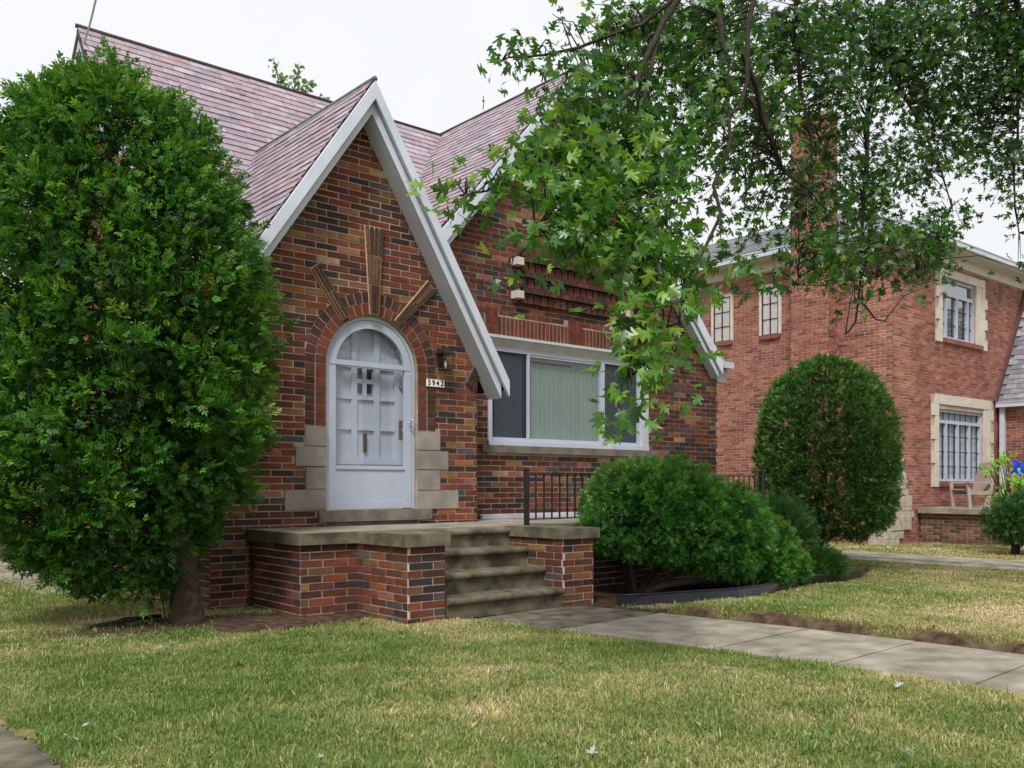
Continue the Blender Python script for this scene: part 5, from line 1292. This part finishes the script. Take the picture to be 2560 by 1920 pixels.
# ------------------------------------------------------------------ lawn grass
def blades(n, x0, x1, y0, y1, hmin, hmax, wid, cull=True):
    x = rng.uniform(x0, x1, n); y = rng.uniform(y0, y1, n); f = x*SS+y*CC; r = x*CC-y*SS
    if cull:
        k = (f > 2.8) & (np.abs(r) < f*.60+.5); x, y, f = x[k], y[k], f[k]
    dens = np.clip((7.0/np.maximum(f, 3))**1.3, .05, 1); k = rng.random(len(x)) < dens; x, y, f = x[k], y[k], f[k]
    k = islawn(x, y); x, y, f = x[k], y[k], f[k]
    z = gz(x, y); n = len(x); sc_ = np.clip(f/7, 1, 2.2)
    patch = .5*vnoise(x, y, 1.1)+.3*vnoise(x, y, 2.9, 1)+.2*vnoise(x, y, 7.5, 2)
    dry = np.clip(.36+1.25*(patch-.5)+.10*smooth(5, 8, x)+.14*smooth(6.6, 7.2, x)*(y < 8)-.2*smooth(3.0, 1.5, x)*smooth(5.5, 8, y)+.25*rng.normal(size=n)+.3*smooth(.5, 0, np.abs(np.hypot((x-2.4)/1.5, (y-7.5)/.75)-1)), 0, 1)
    h = rng.uniform(hmin, hmax, n)*(.35+.75*vnoise(x, y, 5.5, 3)+.6*vnoise(x, y, 14, 4))*(1-.35*dry)*np.where(rng.random(n) < .03, 1.8, 1); wd = wid*sc_*rng.uniform(.7, 1.3, n)
    a = rng.uniform(0, 2*math.pi, n); ln = rng.uniform(.1, 1.1, n)*h; b = a+rng.uniform(-.6, .6, n)
    px_, py_ = np.cos(a+math.pi/2)*wd/2, np.sin(a+math.pi/2)*wd/2
    bx, by = np.cos(b), np.sin(b)
    V = np.stack([np.stack([x, y, z-.005], 1), np.stack([x+bx*ln*.35+px_, y+by*ln*.35+py_, z+h*.5], 1),
                  np.stack([x+bx*ln, y+by*ln, z+h*(1-.3*ln/np.maximum(h, .01))], 1), np.stack([x+bx*ln*.35-px_, y+by*ln*.35-py_, z+h*.5], 1)], 1)
    return V.reshape(-1, 3), np.arange(n*4).reshape(-1, 4), dry
Vs = []; Ts = []; Ds = []; b = 0
for args in ((740000, .2, 8.5, .6, 8.4, .022, .05, .0060), (330000, 6.6, 15, -1, 8.6, .02, .045, .008), (160000, 14, 25, 2, 10, .02, .045, .010), (160000, -1.5, 3.6, 6, 20, .025, .055, .007)):
    V, T, D = blades(*args); Vs.append(V); Ts.append(T+b); Ds.append(D); b += len(V)
gr = np_mesh('grass', np.concatenate(Vs), np.concatenate(Ts), M['grass'], tint=np.concatenate(Ds), kind='stuff')
gr['label'] = 'patchy green and straw-coloured lawn grass'; gr['category'] = 'grass'
print('blades', len(np.concatenate(Ts)))

# ------------------------------------------------------------------ fallen leaves, one by one
fl = [mat('pale_leaf', srgb(150,156,152), .7, .15), mat('yellow_leaf', srgb(176,158,96), .7, .15), mat('grey_green_leaf', srgb(112,130,116), .6, .15), mat('brown_leaf', srgb(120,92,70), .8, .2), mat('fresh_leaf', srgb(110,150,60), .6, .15)]
fname = ['pale curled', 'yellow', 'grey-green', 'brown', 'fresh green']
fpos = [(1808,1675,2),(1958,1657,2),(1840,1742,1),(1945,1765,3),(2030,1775,0),(2300,1605,2),(2527,1630,2),(2300,1640,0),(2240,1725,0),(1975,1765,0),(1838,1772,0),(2280,1877,2),(2030,1835,1),(1770,1825,0),(1190,1804,0),(1175,1595,2),(1268,1688,3),(1255,1690,0),(1410,1665,3),(1435,1615,0),(1300,1660,0),(1480,1610,2),(605,1668,3),(400,1618,0),(424,1615,0),(170,1745,2),(318,1740,2),(208,1813,0),(290,1825,2),(155,1840,1),(105,1838,2),(141,1878,2),(135,1900,0),(195,1850,0),(1010,1500+88,0),(1226,1426,0),(1244,1485,0),(1252,1545,0),(810,1900,0),(1210,1915,3),(1470,1893,0),(2080,1552,4),(2340,1592,4),(1815,1542,4),(1770,1545,0),(1408,1514,3),(1490,1529,3),(1250,1720,0),(700,1800,0),(990,1895,1),(1600,1560,0)]
def where(x, y):
    if wl(y) < x < wr(y) and y < 6.5: return 'the front walk near the steps' if y > 4.6 else 'the front walk near the right edge'
    if x > wr(y): return 'the lawn right of the walk'
    if x < 1.8: return 'the grass beside the corner concrete' if y < 5.6 else 'the grass left of the arborvitae'
    f = x*SS+y*CC
    if wl(y)-x < .55: return 'the grass along the left edge of the walk'
    if f > 6.6: return 'the grass in front of the porch brickwork'
    return 'the nearest grass at the bottom of the view' if f < 4.7 else 'the middle of the front lawn'
seen = {}
fm = []
for t in tems:
    for m_ in fl:
        me = bpy.data.meshes.new('fallen_leaf'); V = t[0].copy(); V[:,2] = V[:,2]*-1.6+.1; me.from_pydata(V.tolist(), [], t[1].tolist()); me.materials.append(m_); me.update(); fm.append(me)
for i, (px, py, c) in enumerate(fpos):
    on_step = 1103 < px < 1430 and py < 1500
    if on_step:
        zt = .56 if py < 1440 else .375; p = onZ(px, py, zt+.005); 
        p[1] = max(p[1], 6.80 if zt < .5 else 7.05)
    else:
        p = onZ(px, py, .02); p[2] = float(gz(p[0], p[1]))+(.028 if islawn(np.array([p[0]]), np.array([p[1]]))[0] else .012)
    o = bpy.data.objects.new('fallen_leaf', fm[(i % 3)*5+c]); col.objects.link(o); o.location = p; o.scale = (random.uniform(.035, .07)*(.75 if px < 400 else 1),)*3
    o.rotation_euler = (random.uniform(-.5,.5), random.uniform(-.5,.5), random.uniform(0, 6.28))
    wh = 'a porch step' if on_step else where(p[0], p[1])
    tag(o, f'small {fname[c]} leaf fallen on {wh}', 'leaf', f'{fname[c]} leaves fallen on {wh}')
